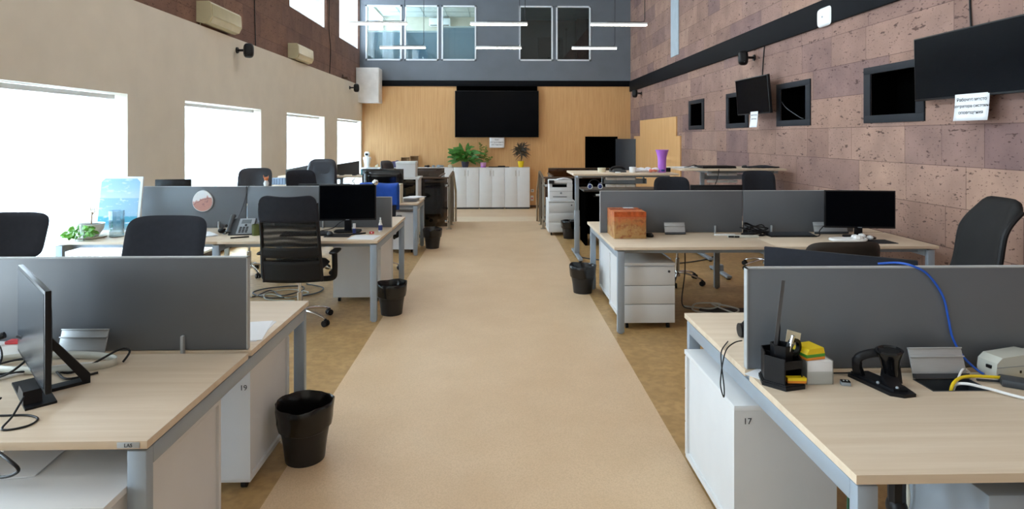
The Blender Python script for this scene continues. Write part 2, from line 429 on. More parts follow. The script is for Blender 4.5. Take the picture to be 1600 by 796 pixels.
struct(MB().box(XL-0.5, XR+0.5, YF-0.2, YF, -0.5, ZC).done('wall_front', 'white_wall', smooth=0))

def wall_with_holes(u0, u1, z0, z1, holes, add):
    """fills a wall between u0..u1 and z0..z1 around rectangular holes that do not overlap in u"""
    u = u0
    for a, b, c, d in sorted(holes):
        if a > u: add(u, a, z0, z1)
        if c > z0: add(a, b, z0, c)
        if d < z1: add(a, b, d, z1)
        u = b
    if u < u1: add(u, u1, z0, z1)
SILL, HEAD = 0.12, 2.175
w = MB()
wall_with_holes(YF, YB, -0.5, 3.24, [(a, b, SILL, HEAD) for a, b in LOW_WIN], lambda a, b, c, d: w.box(XL-0.32, XL, a, b, c, d))
struct(w.done('wall_left', 'white_wall', smooth=0))
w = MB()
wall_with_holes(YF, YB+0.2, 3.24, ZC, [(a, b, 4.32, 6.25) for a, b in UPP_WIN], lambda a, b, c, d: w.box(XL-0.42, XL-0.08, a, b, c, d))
struct(w.done('wall_left_upper', 'tuff_shaded', smooth=0))
# wall on the right: tuff with four recessed openings
OPEN = [(5.66, 6.36), (7.72, 8.42), (9.63, 10.33), (11.70, 12.40)]
w = MB()
wall_with_holes(YF, YB+0.2, -0.5, ZC, [(a, b, 1.93, 2.38) for a, b in OPEN], lambda a, b, c, d: w.box(XR, XR+0.3, a, b, c, d))
struct(w.done('wall_right', 'tuff', smooth=0))
# back wall: oak below, slate blue above with five windows into the upper offices
BW = [(-4.0, -2.91), (-2.83, -1.80), (-1.71, -0.66), (0.64, 1.675), (1.77, 2.83)]
BZ0, BZ1 = 4.015, 5.69
DOOR = (2.69, 3.62, ZL, 1.68)
w = MB()
wall_with_holes(XL-0.1, XR+0.05, ZL-0.1, 3.24, [DOOR], lambda a, b, c, d: w.box(a, b, YB, YB+0.2, c, d))
struct(w.done('wall_back', 'oak', smooth=0))
w = MB()
wall_with_holes(XL-0.1, XR+0.05, 3.24, ZC, [(a, b, BZ0, BZ1) for a, b in BW], lambda a, b, c, d: w.box(a, b, YB, YB+0.2, c, d))
struct(w.done('wall_back_upper', 'slate', smooth=0))
struct(MB().box(-3.55, XR, YB-0.03, YB, 3.235, 3.41, 0.004).done('trim_1', 'band'))
struct(MB().box(XR-0.04, XR, -3.9, YB-0.03, 3.075, 3.395, 0.004).done('trim_2', 'band'))
struct(MB().box(-3.8, XR, YB-0.015, YB, ZL, ZL+0.07, 0.003).done('baseboard_back', 'oak_dark'))
struct(MB().box(XL, XL+0.012, YF, YE, 0.0, 0.07, 0.003).done('baseboard_left', 'oak_dark'))
struct(MB().box(XR-0.012, XR, YF, YE, 0.0, 0.07, 0.003).done('baseboard_right', 'oak_dark'))
# oak cladding on the right wall near the far corner, with notched upper corners
poly = [(13.05, ZL), (13.05, 1.72), (13.35, 1.72), (13.35, 2.16), (16.75, 2.16), (16.75, 1.72), (17.5, 1.72), (17.5, ZL)]
struct(MB().prism(poly, XR-0.03, XR, 'x').done('trim_3', 'oak', smooth=0))
struct(MB().box(XR-0.02, XR, 13.22, 13.80, 3.55, ZC, 0.003).done('trim_4', plain('pale blue paint', '#a9b6bf', 0.7), smooth=0))
struct(MB().box(XL-0.06, -3.50, 17.55, YB, 2.71, 3.735, 0.006).done('trim_5', plain('white boxing', '#f2f2f2', 0.7)))
# lower windows with their frames, panes, sills
for i, (a, b) in enumerate(LOW_WIN):
    f = MB()
    for z0, z1 in ((SILL, SILL+0.06), (HEAD-0.06, HEAD)): f.box(XL-0.30, XL-0.24, a, b, z0, z1)
    for y in (a, (a+b)/2-0.03, b-0.06): f.box(XL-0.30, XL-0.24, y, y+0.06, SILL, HEAD)
    fo = struct(f.done('window_%d' % (i+1), 'pvc', smooth=0))
    MB().box(XL-0.275, XL-0.269, a+0.03, b-0.03, SILL+0.03, HEAD-0.03).done('pane', 'glass', fo, smooth=0)
    MB().box(XL-0.24, XL+0.06, a-0.0, b+0.0, SILL-0.03, SILL+0.005, 0.005).done('sill', 'pvc', fo)
for i, (a, b) in enumerate(UPP_WIN):
    f = MB()
    for z0, z1 in ((4.32, 4.36), (6.21, 6.25)): f.box(XL-0.17, XL-0.12, a, b, z0, z1)
    for y in (a, b-0.04): f.box(XL-0.17, XL-0.12, y, y+0.04, 4.32, 6.25)
    fo = struct(f.done('window_%d' % (i+11), 'pvc', smooth=0))
    MB().box(XL-0.148, XL-0.142, a+0.03, b-0.03, 4.35, 6.22).done('pane', 'glass', fo, smooth=0)
for i, (a, b) in enumerate(BW):
    f = MB()
    for z0, z1 in ((BZ0, BZ0+0.045), (BZ1-0.045, BZ1)): f.box(a, b, YB-0.015, YB+0.07, z0, z1)
    for x in (a, b-0.045): f.box(x, x+0.045, YB-0.015, YB+0.07, BZ0, BZ1)
    fo = struct(f.done('window_%d' % (i+21), 'frame_blue', smooth=0))
    MB().box(a+0.03, b-0.03, YB+0.03, YB+0.036, BZ0+0.03, BZ1-0.03).done('pane', 'glass_in', fo, smooth=0)
# the offices behind the upper windows
YO = 21.5
struct(MB().box(XL, 0.2, YB+0.2, YO, 3.6, 3.7).done('floor_office', 'floor_dark', smooth=0))
struct(MB().box(XL, 0.2, YB+0.2, YO, 6.02, 6.1).done('ceiling_office', plain('office ceiling tiles', '#c2ccce', 0.9), smooth=0))
struct(MB().box(XL-0.2, 0.2, YO, YO+0.1, 3.6, 6.1).done('wall_office_back', plain('office beige wall', '#c3bcab', 0.9), smooth=0))
w = MB()
wall_with_holes(YB+0.2, YO, 3.6, 6.1, [(19.0, 21.3, 4.6, 5.95)], lambda a, b, c, d: w.box(XL-0.1, XL, a, b, c, d))
struct(w.done('wall_office_left', 'white_wall', smooth=0))
struct(MB().box(0.15, 0.25, YB+0.2, YO+3, 3.6, 6.1).done('wall_office_middle', 'white_wall', smooth=0))
tl = MB()
for x in (-3.4, -2.6, -1.8, -1.0, -0.2): tl.box(x-0.012, x+0.012, YB+0.2, YO, 6.012, 6.021)
for y in (19.0, 19.8, 20.6): tl.box(XL, 0.15, y-0.012, y+0.012, 6.012, 6.021)
struct(tl.done('trim_6', plain('ceiling grid', '#8fa0a5', 0.6), smooth=0))
struct(MB().box(-3.6, 0.15, YO-0.03, YO, 5.44, 5.50).done('trim_7', 'pvc', smooth=0))
w = MB()
w.box(0.25, XR, YO, YO+0.1, 3.6, 6.1); w.box(XR, XR+0.1, YB+0.2, YO, 3.6, 6.1); w.box(0.25, XR, YB+0.2, YO, 3.6, 3.7)
struct(w.done('wall_office_right', plain('dark brown wall', '#3c332c', 0.9), smooth=0))
struct(MB().box(0.25, XR, YB+0.2, YO, 5.92, 6.0).done('ceiling_office_right', plain('teal grey ceiling', '#8fa6b0', 0.9), smooth=0))
struct(MB().box(1.45, 2.35, YO-0.06, YO, 3.7, 5.3, 0.01).done('door_2', 'void', smooth=0))
struct(MB().box(2.75, 4.0, YO-0.9, YO-0.7, 3.7, 5.8, 0.01).done('wall_office_partition', 'void', smooth=0))
area('daylight', (XL-0.35, 20.15, 5.27), (0, -PI/2, 0), 1.35, 2.3, 130, DAY)
area('office fill light', (-2.0, 19.9, 5.98), (0, 0, 0), 1.2, 0.6, 30, (0.9, 1.0, 1.0))  # added area light without a fixture, brightens the office
# dark doorway with a door leaf standing open beside it
d = struct(MB().box(DOOR[0]-0.03, DOOR[0]+0.03, YB-0.02, YB+0.2, ZL, 1.71).box(DOOR[1]-0.03, DOOR[1]+0.03, YB-0.02, YB+0.2, ZL, 1.71).box(DOOR[0]-0.03, DOOR[1]+0.03, YB-0.02, YB+0.2, 1.65, 1.71).done('door_1', 'void', smooth=0))
MB().box(0, 0.9, -0.045, 0, ZL+0.01, 1.64, 0.004).done('door_leaf', plain('dark grey door', '#2b2c30', 0.45), d)
d.children[0].location = (DOOR[1], YB-0.03, 0); d.children[0].rotation_euler = (0, 0, math.radians(-62))
MB().cyl((0.82, -0.05, 0.62), (0.82, -0.11, 0.62), 0.012).cyl((0.82, -0.105, 0.62), (0.7, -0.105, 0.62), 0.01).done('door_handle', 'steel_rail', d.children[0])
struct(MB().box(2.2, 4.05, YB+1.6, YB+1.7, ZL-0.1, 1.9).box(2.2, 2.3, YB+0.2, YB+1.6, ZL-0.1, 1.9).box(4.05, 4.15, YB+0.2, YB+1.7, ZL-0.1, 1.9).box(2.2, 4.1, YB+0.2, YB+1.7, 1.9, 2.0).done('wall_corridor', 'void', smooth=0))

# ------------------------------------------------------------------ blinds
def vertical_blind(a, b, label, turn, tilt_jit=0.0):
    t = thing('vertical_blind', label, 'blind', (XL-0.14, (a+b)/2, 0), 0, 'vertical blinds in the tall windows')
    L2 = (b-a)/2-0.06
    MB().box(-0.03, 0.03, -L2-0.02, L2+0.02, HEAD-0.062, HEAD-0.012, 0.004).done('headrail', 'pvc', t)
    s = MB(); n = int(2*L2/0.082); rnd = random.Random(a)
    for i in range(n):
        y = -L2+0.045+i*(2*L2-0.09)/(n-1); an = turn+rnd.uniform(-1, 1)*tilt_jit
        mtx = Matrix.Translation((0, y, 0)) @ Matrix.Rotation(an, 4, 'Z')
        def fn(u, v): return (0.006*math.sin(PI*u)-0.003, (u-0.5)*0.089, SILL+0.05+v*(HEAD-0.075-SILL-0.05))
        s.grid(fn, 3, 1, mat=mtx)
    s.done('slats', 'blind', t, smooth=0, solid=0.0006)
    c = MB(); c.cyl((0.02, L2-0.01, 1.0), (0.02, L2-0.01, HEAD-0.06), 0.002, n=6); c.done('cord', 'pvc', t)
    return t
vertical_blind(4.2, 6.69, 'white vertical blind in the largest tall window, nearest on the left', 0.35, 0.10)
vertical_blind(7.9, 10.41, 'white vertical blind with half turned slats, second tall window from the left', 0.75, 0.35)
vertical_blind(11.66, 14.18, 'white vertical blind closed in the third tall window from the left', 0.25, 0.05)
vertical_blind(15.30, 17.93, 'white vertical blind in the narrowest looking window beside the oak wall', 0.25, 0.05)
# cellular blinds behind the office windows
for i, (a, b) in enumerate(BW[:3]):
    top = 4.93 if i < 2 else 5.07
    lab = ['pale horizontal blind covering the lower part of the leftmost upper window',
           'grey blue horizontal blind in the upper window second from the left',
           'grey blue horizontal blind in the upper window left of the slate wall middle'][i]
    t = thing('horizontal_blind', lab, 'blind', ((a+b)/2, YB+0.26, 0), 0, 'blinds in the upper office windows')
    MB().box(-(b-a)/2, (b-a)/2, -0.02, 0.02, top, top+0.03, 0.003).done('headrail', 'frame_blue', t)
    s = MB(); k = int((top-BZ0)/0.028)
    for j in range(k):
        z = BZ0+0.01+j*0.028
        s.box(-(b-a)/2+0.01, (b-a)/2-0.01, -0.001, 0.001, -0.013, 0.013, mat=Matrix.Translation((0, 0, z+0.013)) @ Matrix.Rotation(0.35, 4, 'X'))
    s.done('slats', 'blind_grey', t, smooth=0)
ac_in = thing('air_conditioner', 'small white air conditioner seen through the upper office window', 'air conditioner', (-2.08, YO, 5.66))
MB().box(-0.38, 0.38, -0.2, 0, 0, 0.29, 0.03).done('body', 'pvc', ac_in)
MB().box(-0.33, 0.33, -0.206, -0.19, 0.015, 0.04).done('louvre', 'black', ac_in)
chairs_in = thing('draped_furniture', 'white draped shape standing behind the second upper window', 'cloth', (-2.45, 19.0, 3.7))
MB().prism([(-0.3, 0), (0.3, 0), (0.16, 0.78), (-0.18, 0.8)], -0.15, 0.15, 'y').done('cloth_cover', 'paper', chairs_in)

# ------------------------------------------------------------------ pendant lamps
def pendant_proto():
    t = thing('pendant_lamp', 'x', 'lamp', (0, 0, 4.07), 0, 'linear pendant lamps over the aisle')
    MB().box(-0.6, 0.6, -0.03, 0.03, 0.0, 0.04, 0.004).done('housing', 'pvc', t)
    MB().box(-0.59, 0.59, -0.027, 0.027, -0.025, 0.0, 0.003).done('diffuser', 'led', t)
    MB().tube(spline([(-0.1, 0, 0.05), (0.3, 0, 0.055), (0.5, 0, 0.06), (0.545, 0, 0.11), (0.55, 0, 0.4), (0.55, 0, ZC-4.07)], 6), 0.007, 6).done('cord', 'black', t)
    MB().box(-0.25, 0.0, -0.012, 0.012, 0.04, 0.056, 0.003).done('mount', 'black', t)
    MB().cyl((0.55, 0, ZC-4.07-0.03), (0.55, 0, ZC-4.07), 0.05).done('ceiling_rose', 'black', t)
    return t
P0 = None
rows = [(12.5, 'near visible row'), (15.7, 'far visible row'), (9.3, 'added unseen row'), (6.1, 'added unseen row'), (2.9, 'added unseen row'), (-0.3, 'added unseen row')]  # the four rows nearer the camera are unseen, added for fill light
labs = {(0, 0): 'lit bar lamp overlapping the leftmost upper office windows, upper row',
        (0, 1): 'lit bar lamp of the upper row hanging at the middle, above the screen',
        (0, 2): 'lit bar lamp of the upper row reaching over the tuff wall corner',
        (1, 0): 'smaller lit bar lamp of the lower row before the second upper window',
        (1, 1): 'smaller lit bar lamp of the lower row hanging in the middle',
        (1, 2): 'smaller lit bar lamp of the lower row before the rightmost dark window'}
for r, (y, _) in enumerate(rows):
    for c, x in enumerate((-2.5, 0.02, 2.55)):
        lab = labs.get((r, c), 'added bar lamp out of view nearer the camera, for fill light')
        if P0 is None:
            P0 = pendant_proto(); P0['label'] = lab; P0.location = (x, y, 4.07)
        else: dup(P0, lab, (x, y, 4.07 if r != 1 else 4.05))

# ------------------------------------------------------------------ bench desks
def bench(label, xa, xb, y0, d1, gap, d2, legs_x, panels, flaps=(), seam=None, openbox=None):
    """back to back office bench: xa is the aisle end, xb the wall end"""
    s = 1 if xb > xa else -1
    t = thing('bench_desk', label, 'desk', (xa, y0, 0), 0, 'back to back bench desks beside the aisle')
    L = abs(xb-xa); half = seam if seam else L/2
    X = lambda v: s*v
    def top(u0, u1, v0, v1, hole=None):
        m = MB()
        if hole is None: m.box(X(u0), X(u1), v0, v1, 0.724, 0.75, 0.0015)
        else:
            h0, h1, k0, k1 = hole
            m.box(X(u0), X(h0), v0, v1, 0.724, 0.75); m.box(X(h1), X(u1), v0, v1, 0.724, 0.75)
            m.box(X(h0), X(h1), v0, k0, 0.724, 0.75); m.box(X(h0), X(h1), k1, v1, 0.724, 0.75)
        return m.done('desktop', 'desk', t)
    hole = None
    if openbox: hole = openbox
    top(0, half-0.001, 0, d1, hole); top(half+0.001, L, 0, d1)
    if d2: top(0, half-0.001, d1+gap, d1+gap+d2); top(half+0.001, L, d1+gap, d1+gap+d2)
    D = d1+(gap+d2 if d2 else 0)
    for k, u in enumerate(legs_x):
        wv = 0.06; a, b = u, u+wv
        for v0, v1 in ((0.012, 0.052), (D-0.052, D-0.012)):
            MB().box(X(a), X(b), v0, v1, 0.012, 0.712, 0.003).box(X(a+0.012), X(b-0.012), v0+0.008, v1-0.008, 0, 0.012).done('leg', 'steel', t)
        MB().box(X(a), X(b), 0.052, D-0.052, 0.652, 0.712, 0.003).box(X(a+0.01), X(b-0.01), 0.06, D-0.06, 0.712, 0.724).done('side_rail', 'steel', t)
    r = MB()
    for v in (0.16, D-0.16): r.box(X(legs_x[0]+0.06), X(legs_x[-1]), v-0.02, v+0.02, 0.672, 0.712)
    r.done('cross_rail', 'steel', t)
    for (u0, u1, z1) in panels:
        yp = d1+gap
        pm = MB().box(X(u0+0.004), X(u1-0.004), yp, yp+0.024, 0.753, z1-0.004, 0.003).done('privacy_screen', 'panel', t)
        f = MB()
        if u0 < 0.1: f.box(X(u0), X(u0+0.005), yp-0.002, yp+0.026, 0.753, z1)
        f.box(X(u0), X(u1), yp-0.002, yp+0.026, z1-0.005, z1)
        f.done('screen_trim', 'panel_edge', pm, smooth=0)
        for uu in (u0+0.28, u1-0.28) if u1-u0 > 0.6 else ():
            MB().box(X(uu-0.007), X(uu+0.007), yp-0.02, yp+0.0, 0.72, 0.82, 0.003).done('screen_clamp', 'panel_edge', pm)
    for (u0, u1, v) in flaps:
        f = MB(); ang = math.radians(-18)
        mt = Matrix.Translation((0, v, 0.752)) @ Matrix.Rotation(ang, 4, 'X')
        f.box(X(u0), X(u1), -0.006, 0.0, 0.0, 0.115, 0.001, mt); f.box(X(u0), X(u1), -0.016, -0.004, 0.078, 0.083, 0.001, mt); f.box(X(u0), X(u1), -0.012, 0.002, 0.11, 0.115, 0.001, mt)
        fo = f.done('cable_flap', 'alu', t)
        g = MB().box(X(u0), X(u1), -0.02, 0, 0, 0.018, mat=mt); g.done('flap_hinge', 'dark_grey', fo)
    if openbox:
        h0, h1, k0, k1 = openbox
        g = MB()
        g.box(X(h0), X(h0+0.004), k0, k1, 0.64, 0.7515); g.box(X(h1-0.004), X(h1), k0, k1, 0.64, 0.7515)
        g.box(X(h0), X(h1), k0, k0+0.004, 0.64, 0.7515); g.box(X(h0), X(h1), k1-0.004, k1, 0.64, 0.7515); g.box(X(h0), X(h1), k0, k1, 0.635, 0.64)
        g.done('cable_box', 'dark_grey', t, smooth=0)
    return t
BL1 = bench('nearest light oak bench desk on the left with a large grey screen', -1.095, -3.97, 1.885, 0.755, 0.035, 0.80, (0.01, 1.40, 2.81), [(0.018, 1.44, 1.166), (1.445, 2.86, 1.166)], flaps=[(0.60, 0.80, 0.72)])
BL2 = bench('light oak bench desk on the left carrying the painting, phone and monitor', -1.10, -4.0, 5.465, 0.765, 0.035, 0.84, (0.01, 1.44, 2.84), [(0.012, 0.44, 1.07), (0.445, 1.515, 1.185), (1.52, 2.60, 1.185)])
BL3 = bench('third light oak desk on the left carrying a paper stack at its end', -1.14, -3.9, 8.52, 0.81, 0, 0, (0.01, 1.38, 2.68), [])
BR1 = bench('nearest light oak bench desk on the right with pen organizer and open cable box', 1.005, 3.82, 1.645, 0.712, 0.045, 0.785, (0.01, 1.38, 2.74), [(0.008, 1.41, 1.166), (1.415, 2.80, 1.166)], flaps=[(0.622, 0.836, 0.65)], openbox=(0.617, 0.84, 0.535, 0.645))
BR2 = bench('light oak bench desk on the right carrying the worn cardboard box', 1.0, 3.84, 5.09, 0.73, 0.035, 0.79, (0.03, 1.42, 2.75), [(0.008, 1.43, 1.166), (1.435, 2.55, 1.166)], flaps=[(0.62, 0.82, 0.65), (2.09, 2.42, 0.65)])
# little maker's plate on the edge of the nearest left desk
pl = MB().box(-0.092, -0.022, -0.0025, -0.0002, 0.728, 0.7465, 0.001).done('edge_plate', 'panel_edge', BL1)
text('plate_lettering', 'LAS', 0.016, 'ink', pl, (-0.057, -0.003, 0.737), (PI/2, 0, 0))

# ------------------------------------------------------------------ pedestals
def pedestal(label, x0, x1, y0, y1, z1, facing, number=None, lock=True, frame_side=0, z0=0.055, keyside=1):
    """facing -1: drawers towards the camera, +1: drawers away. frame_side: -1/+1 inset side panel on that X side"""
    w, d = x1-x0, y1-y0
    t = thing('drawer_pedestal', label, 'drawers', (x0, y0, 0), 0, 'white drawer pedestals under the desks')
    b = MB(); yb0, yb1 = (0.02, d) if facing < 0 else (0, d-0.02)
    e = 0.012
    b.box(0.0+(e if frame_side < 0 else 0), w-(e if frame_side > 0 else 0), yb0, yb1, z0+0.018, z1-0.022)
    body = b.done('body', 'white', t, smooth=0)
    MB().box(0, w, 0 if facing > 0 else 0.0, d, z1-0.022, z1, 0.0012).done('top_board', 'white', t)
    MB().box(0, w, yb0, yb1, z0, z0+0.018, 0.001).done('bottom_board', 'white', t)
    if frame_side:
        xs = (0, e) if frame_side < 0 else (w-e, w)
        f = MB(); f.box(xs[0], xs[1], yb0, yb0+0.02, z0+0.018, z1-0.022); f.box(xs[0], xs[1], yb1-0.02, yb1, z0+0.018, z1-0.022); f.box(xs[0], xs[1], yb0+0.02, yb1-0.02, z0+0.018, z0+0.026)
        f.done('side_frame', 'white', t, smooth=0)
    fy = (0, 0.018) if facing < 0 else (d-0.018, d)
    hh = (z1-0.03-z0-0.004)/3
    for k in range(3):
        za = z0+0.006+k*hh
        dr = MB().box(0.003, w-0.003, fy[0], fy[1], za, za+hh-0.006, 0.0015).done('drawer', 'white_shade', t)
        if k == 2 and lock and facing < 0:
            MB().cyl((w-0.055, 0.002, za+hh*0.72), (w-0.055, -0.006, za+hh*0.72), 0.011, n=14).done('lock', 'dark_grey', dr)
    for cx, cy in ((0.05, 0.06), (w-0.05, 0.06), (0.05, d-0.06), (w-0.05, d-0.06)):
        MB().cyl((cx-0.012, cy, 0.022), (cx+0.012, cy, 0.022), 0.022, n=14).box(cx-0.008, cx+0.008, cy-0.008, cy+0.008, 0.03, z0).done('caster', 'black', t)
    if number:
        text('number_label', number, 0.036, 'ink', t, (w-0.032 if keyside > 0 else 0.055, -0.0005, z1-(0.10 if keyside > 0 else 0.065)), (PI/2, 0, 0))
    return t
pedestal('white pedestal numbered 19 behind the nearest left desk', -1.615, -1.178, 2.86, 3.40, 0.604, 1, '19', frame_side=1)
pedestal('white pedestal under the front of the nearest left desk, top in shadow', -1.73, -1.168, 1.79, 2.54, 0.60, -1, frame_side=1)
pedestal('white pedestal numbered 17 at the aisle end of the nearest right desk', 0.965, 1.39, 2.41, 3.06, 0.60, 1, '17', frame_side=-1, keyside=-1)
pedestal('white three drawer pedestal with a lock below the worn cardboard box', 1.095, 1.562, 5.21, 5.84, 0.588, -1, frame_side=-1)
pedestal('white pedestal under the rear half of the desk with the cardboard box', 1.12, 1.55, 5.96, 6.58, 0.588, 1, frame_side=-1)
pedestal('greyish plain backed pedestal below the black monitor and spray bottle', -1.685, -1.20, 6.13, 6.86, 0.59, 1, frame_side=1)
pedestal('white pedestal under the third left desk with the paper stack', -1.66, -1.215, 8.72, 9.26, 0.60, 1, frame_side=1)
pedestal('white three drawer pedestal standing under the laser printer', 0.87, 1.32, 10.2, 10.82, 0.60, -1, frame_side=-1)

# ------------------------------------------------------------------ chairs
def star_base(t, mat_leg='chrome', cz=0.0, seat_z=0.46, rot=0.3, R=0.30, lift='chrome'):
    MB().cyl((0, 0, 0.07), (0, 0, 0.13), 0.034, 0.028).done('hub', mat_leg, t)
    MB().cyl((0, 0, 0.10), (0, 0, 0.28), 0.025).cyl((0, 0, 0.28), (0, 0, seat_z-0.05), 0.014).done('gas_lift', lift, t)
    MB().box(-0.09, 0.09, -0.11, 0.11, seat_z-0.06, seat_z-0.035, 0.005).cyl((0.05, -0.02, seat_z-0.05), (0.24, -0.04, seat_z-0.055), 0.006).ball((0.25, -0.04, seat_z-0.055), 0.014).done('mechanism', 'black', t)
    for k in range(5):
        a = rot+2*PI*k/5; c, s = math.cos(a), math.sin(a)
        P = [(c*0.02, s*0.02, 0.115), (c*0.12, s*0.12, 0.112), (c*0.24, s*0.24, 0.088), (c*R, s*R, 0.066)]
        MB().tube(spline(P, 4), [0.022-0.001*i for i in range(13)], 8, flat=(1.0, 0.7)).done('base_leg', mat_leg, t)
        tx, ty = -s, c
        cx, cy = c*R+tx*0.0, s*R
        MB().cyl((cx-tx*0.026, cy-ty*0.026, 0.028), (cx-tx*0.006, cy-ty*0.006, 0.028), 0.028, n=16).cyl((cx+tx*0.006, cy+ty*0.006, 0.028), (cx+tx*0.026, cy+ty*0.026, 0.028), 0.028, n=16).cyl((cx, cy, 0.028), (cx, cy, 0.068), 0.01).box(cx-0.014, cx+0.014, cy-0.014, cy+0.014, 0.045, 0.062, 0.004).done('caster', 'black', t)
def arms(t, seat_z, w=0.29, mat='black'):
    for s in (-1, 1):
        m = MB()
        m.tube(spline([(s*0.18, 0.02, seat_z-0.045), (s*(w-0.02), 0.02, seat_z-0.035), (s*w, 0.02, seat_z+0.03), (s*w, 0.03, seat_z+0.19)], 5), 0.016, 8, flat=(0.7, 1.6))
        a = m.done('arm_post', mat, t)
        MB().cushion(0.075, 0.25, 0.03, mat=Matrix.Translation((s*w, 0.0, seat_z+0.205)) @ Matrix.Rotation(PI/2, 4, 'X')).done('armrest', mat, a)
def seat(t, z, w=0.48, d=0.46, th=0.085, mat='charcoal'):
    MB().cushion(w, d, th, 4.0, bend=lambda p: (p.x, p.y+0.03*(p.z/0.24)**2*(-1 if p.z < 0 else 0), p.z), mat=Matrix.Translation((0, -0.02, z)) @ Matrix.Rotation(PI/2, 4, 'X')).done('seat', mat, t)
def spine(t, z0, z1, y=0.25):
    MB().tube(spline([(0, 0.08, z0-0.04), (0, 0.22, z0-0.03), (0, y+0.045, z0+0.06), (0, y+0.05, z1)], 5), 0.022, 8, flat=(1.8, 0.5)).done('back_bracket', 'black', t)

def fabric_chair(label, x, y, rz, w=0.5, zb0=0.66, zb1=1.17, seat_z=0.50, mat='charcoal', arm=False, lean=0.10, base_rot=0.3):
    t = thing('office_chair', label, 'chair', (x, y, 0), rz, 'office chairs around the bench desks')
    star_base(t, seat_z=seat_z, rot=base_rot); seat(t, seat_z, mat=mat)
    hh = zb1-zb0
    def bend(p): return (p.x, p.y-0.05*(p.x/(w/2))**2+lean*(p.z/hh), p.z)
    MB().cushion(w, hh, 0.06, 5.5, bend, 20, 18, mat=Matrix.Translation((0, 0.26, (zb0+zb1)/2))).done('backrest', mat, t)
    spine(t, seat_z, zb0+0.15)
    if arm: arms(t, seat_z)
    return t
def mesh_chair(label, x, y, rz, base_rot=0.3, tilt=0.0, hi=1.19):
    t = thing('mesh_office_chair', label, 'chair', (x, y, 0), rz, 'office chairs around the bench desks')
    sz = 0.50
    star_base(t, seat_z=sz, rot=base_rot); seat(t, sz+0.02, mat='charcoal'); arms(t, sz-0.055, 0.32)
    z0, z1, w = 0.42, hi, 0.50
    prof = lambda z: 0.27+0.05*math.sin((z-z0)/(z1-z0)*PI*1.2-0.9)+0.09*max(0, (z-0.85))/(z1-0.85)
    wid = lambda z: (w/2)*(1.0+0.05*(1-(z-z0)/(z1-z0)))
    ro = Matrix.Rotation(tilt, 4, 'Y')
    def surf(za, zb, inset, yo):
        def fn(u, v):
            z = za+(zb-za)*v; xx = (2*u-1)*(wid(z)-inset)
            dz = 0
            k = abs(2*u-1)
            if zb > z1-0.05 and v > 0.5:
                q = max(0, (k-0.70)/0.30)
                dz = (-0.085*(1-math.sqrt(max(0, 1-q*q)))-0.006*math.cos(PI*k))*((v-0.5)/0.5)
            return (xx, prof(z)-0.045*(xx/(w/2))**2+yo, z+dz)
        return fn
    up = MB().grid(surf(0.965, z1, 0.004, 0), 40, 12).done('headrest_pad', 'charcoal', t, solid=0.035)
    MB().grid(surf(0.735, 0.965, 0.02, 0), 16, 8).done('mesh_panel', 'mesh', t, solid=0.003)
    MB().grid(surf(0.645, 0.735, 0.0, 0.01), 16, 4).done('lumbar_band', 'mesh_dense', t, solid=0.012)
    MB().grid(surf(0.610, 0.645, 0.02, 0.0), 16, 2).done('mesh_gap', 'mesh', t, solid=0.003)
    MB().grid(surf(z0, 0.610, 0.004, 0.005), 16, 6).done('lower_cover', 'mesh_dense', t, solid=0.02)
    pts = []
    for i in range(13): z = z0+(0.90-z0)*i/12; pts.append((z,))
    for s in (-1, 1):
        MB().tube([(s*(wid(z)-0.012), prof(z)-0.045+0.004, z) for z in [z0+(z1-0.06-z0)*i/14 for i in range(15)]], 0.016, 8).done('back_frame', 'black', t)
    MB().tube(spline([(0, 0.06, sz-0.05), (0, 0.18, sz-0.05), (0, 0.215, sz+0.02), (0, 0.215, 0.62)], 5), 0.018, 8, flat=(1.6, 0.6)).done('back_bracket', 'black', t)
    return t
def exec_chair(label, x, y, rz, hi=1.32):
    t = thing('leather_armchair', label, 'chair', (x, y, 0), rz, 'office chairs around the bench desks')
    sz = 0.52; star_base(t, seat_z=sz); seat(t, sz+0.02, 0.52, 0.5, 0.12, 'leather'); arms(t, sz, 0.31)
    h = hi-0.56
    bk = MB().cushion(0.54, h, 0.13, 5.0, lambda p: (p.x*(1-0.10*(p.z/h+0.5)), p.y-0.05*(p.x/0.27)**2+0.12*p.z/h, p.z), mat=Matrix.Translation((0, 0.28, 0.56+h/2))).done('backrest', 'leather', t)
    MB().cushion(0.40, 0.22, 0.07, 5.0, lambda p: (p.x*(1+0.25*p.z/0.22), p.y+0.05*p.z/0.22, p.z), mat=Matrix.Translation((0, 0.275, hi-0.14))).done('head_cushion', 'leather', bk)
    s = MB()
    for sx in (-1, 0, 1): s.tube([(sx*0.17+0.0, 0.235+0.1*k/6-0.005, hi-0.25+k*0.035) for k in range(7)], 0.003, 5)
    s.done('seam', 'dark_grey', bk)
    spine(t, sz, 0.8, 0.30)
    return t

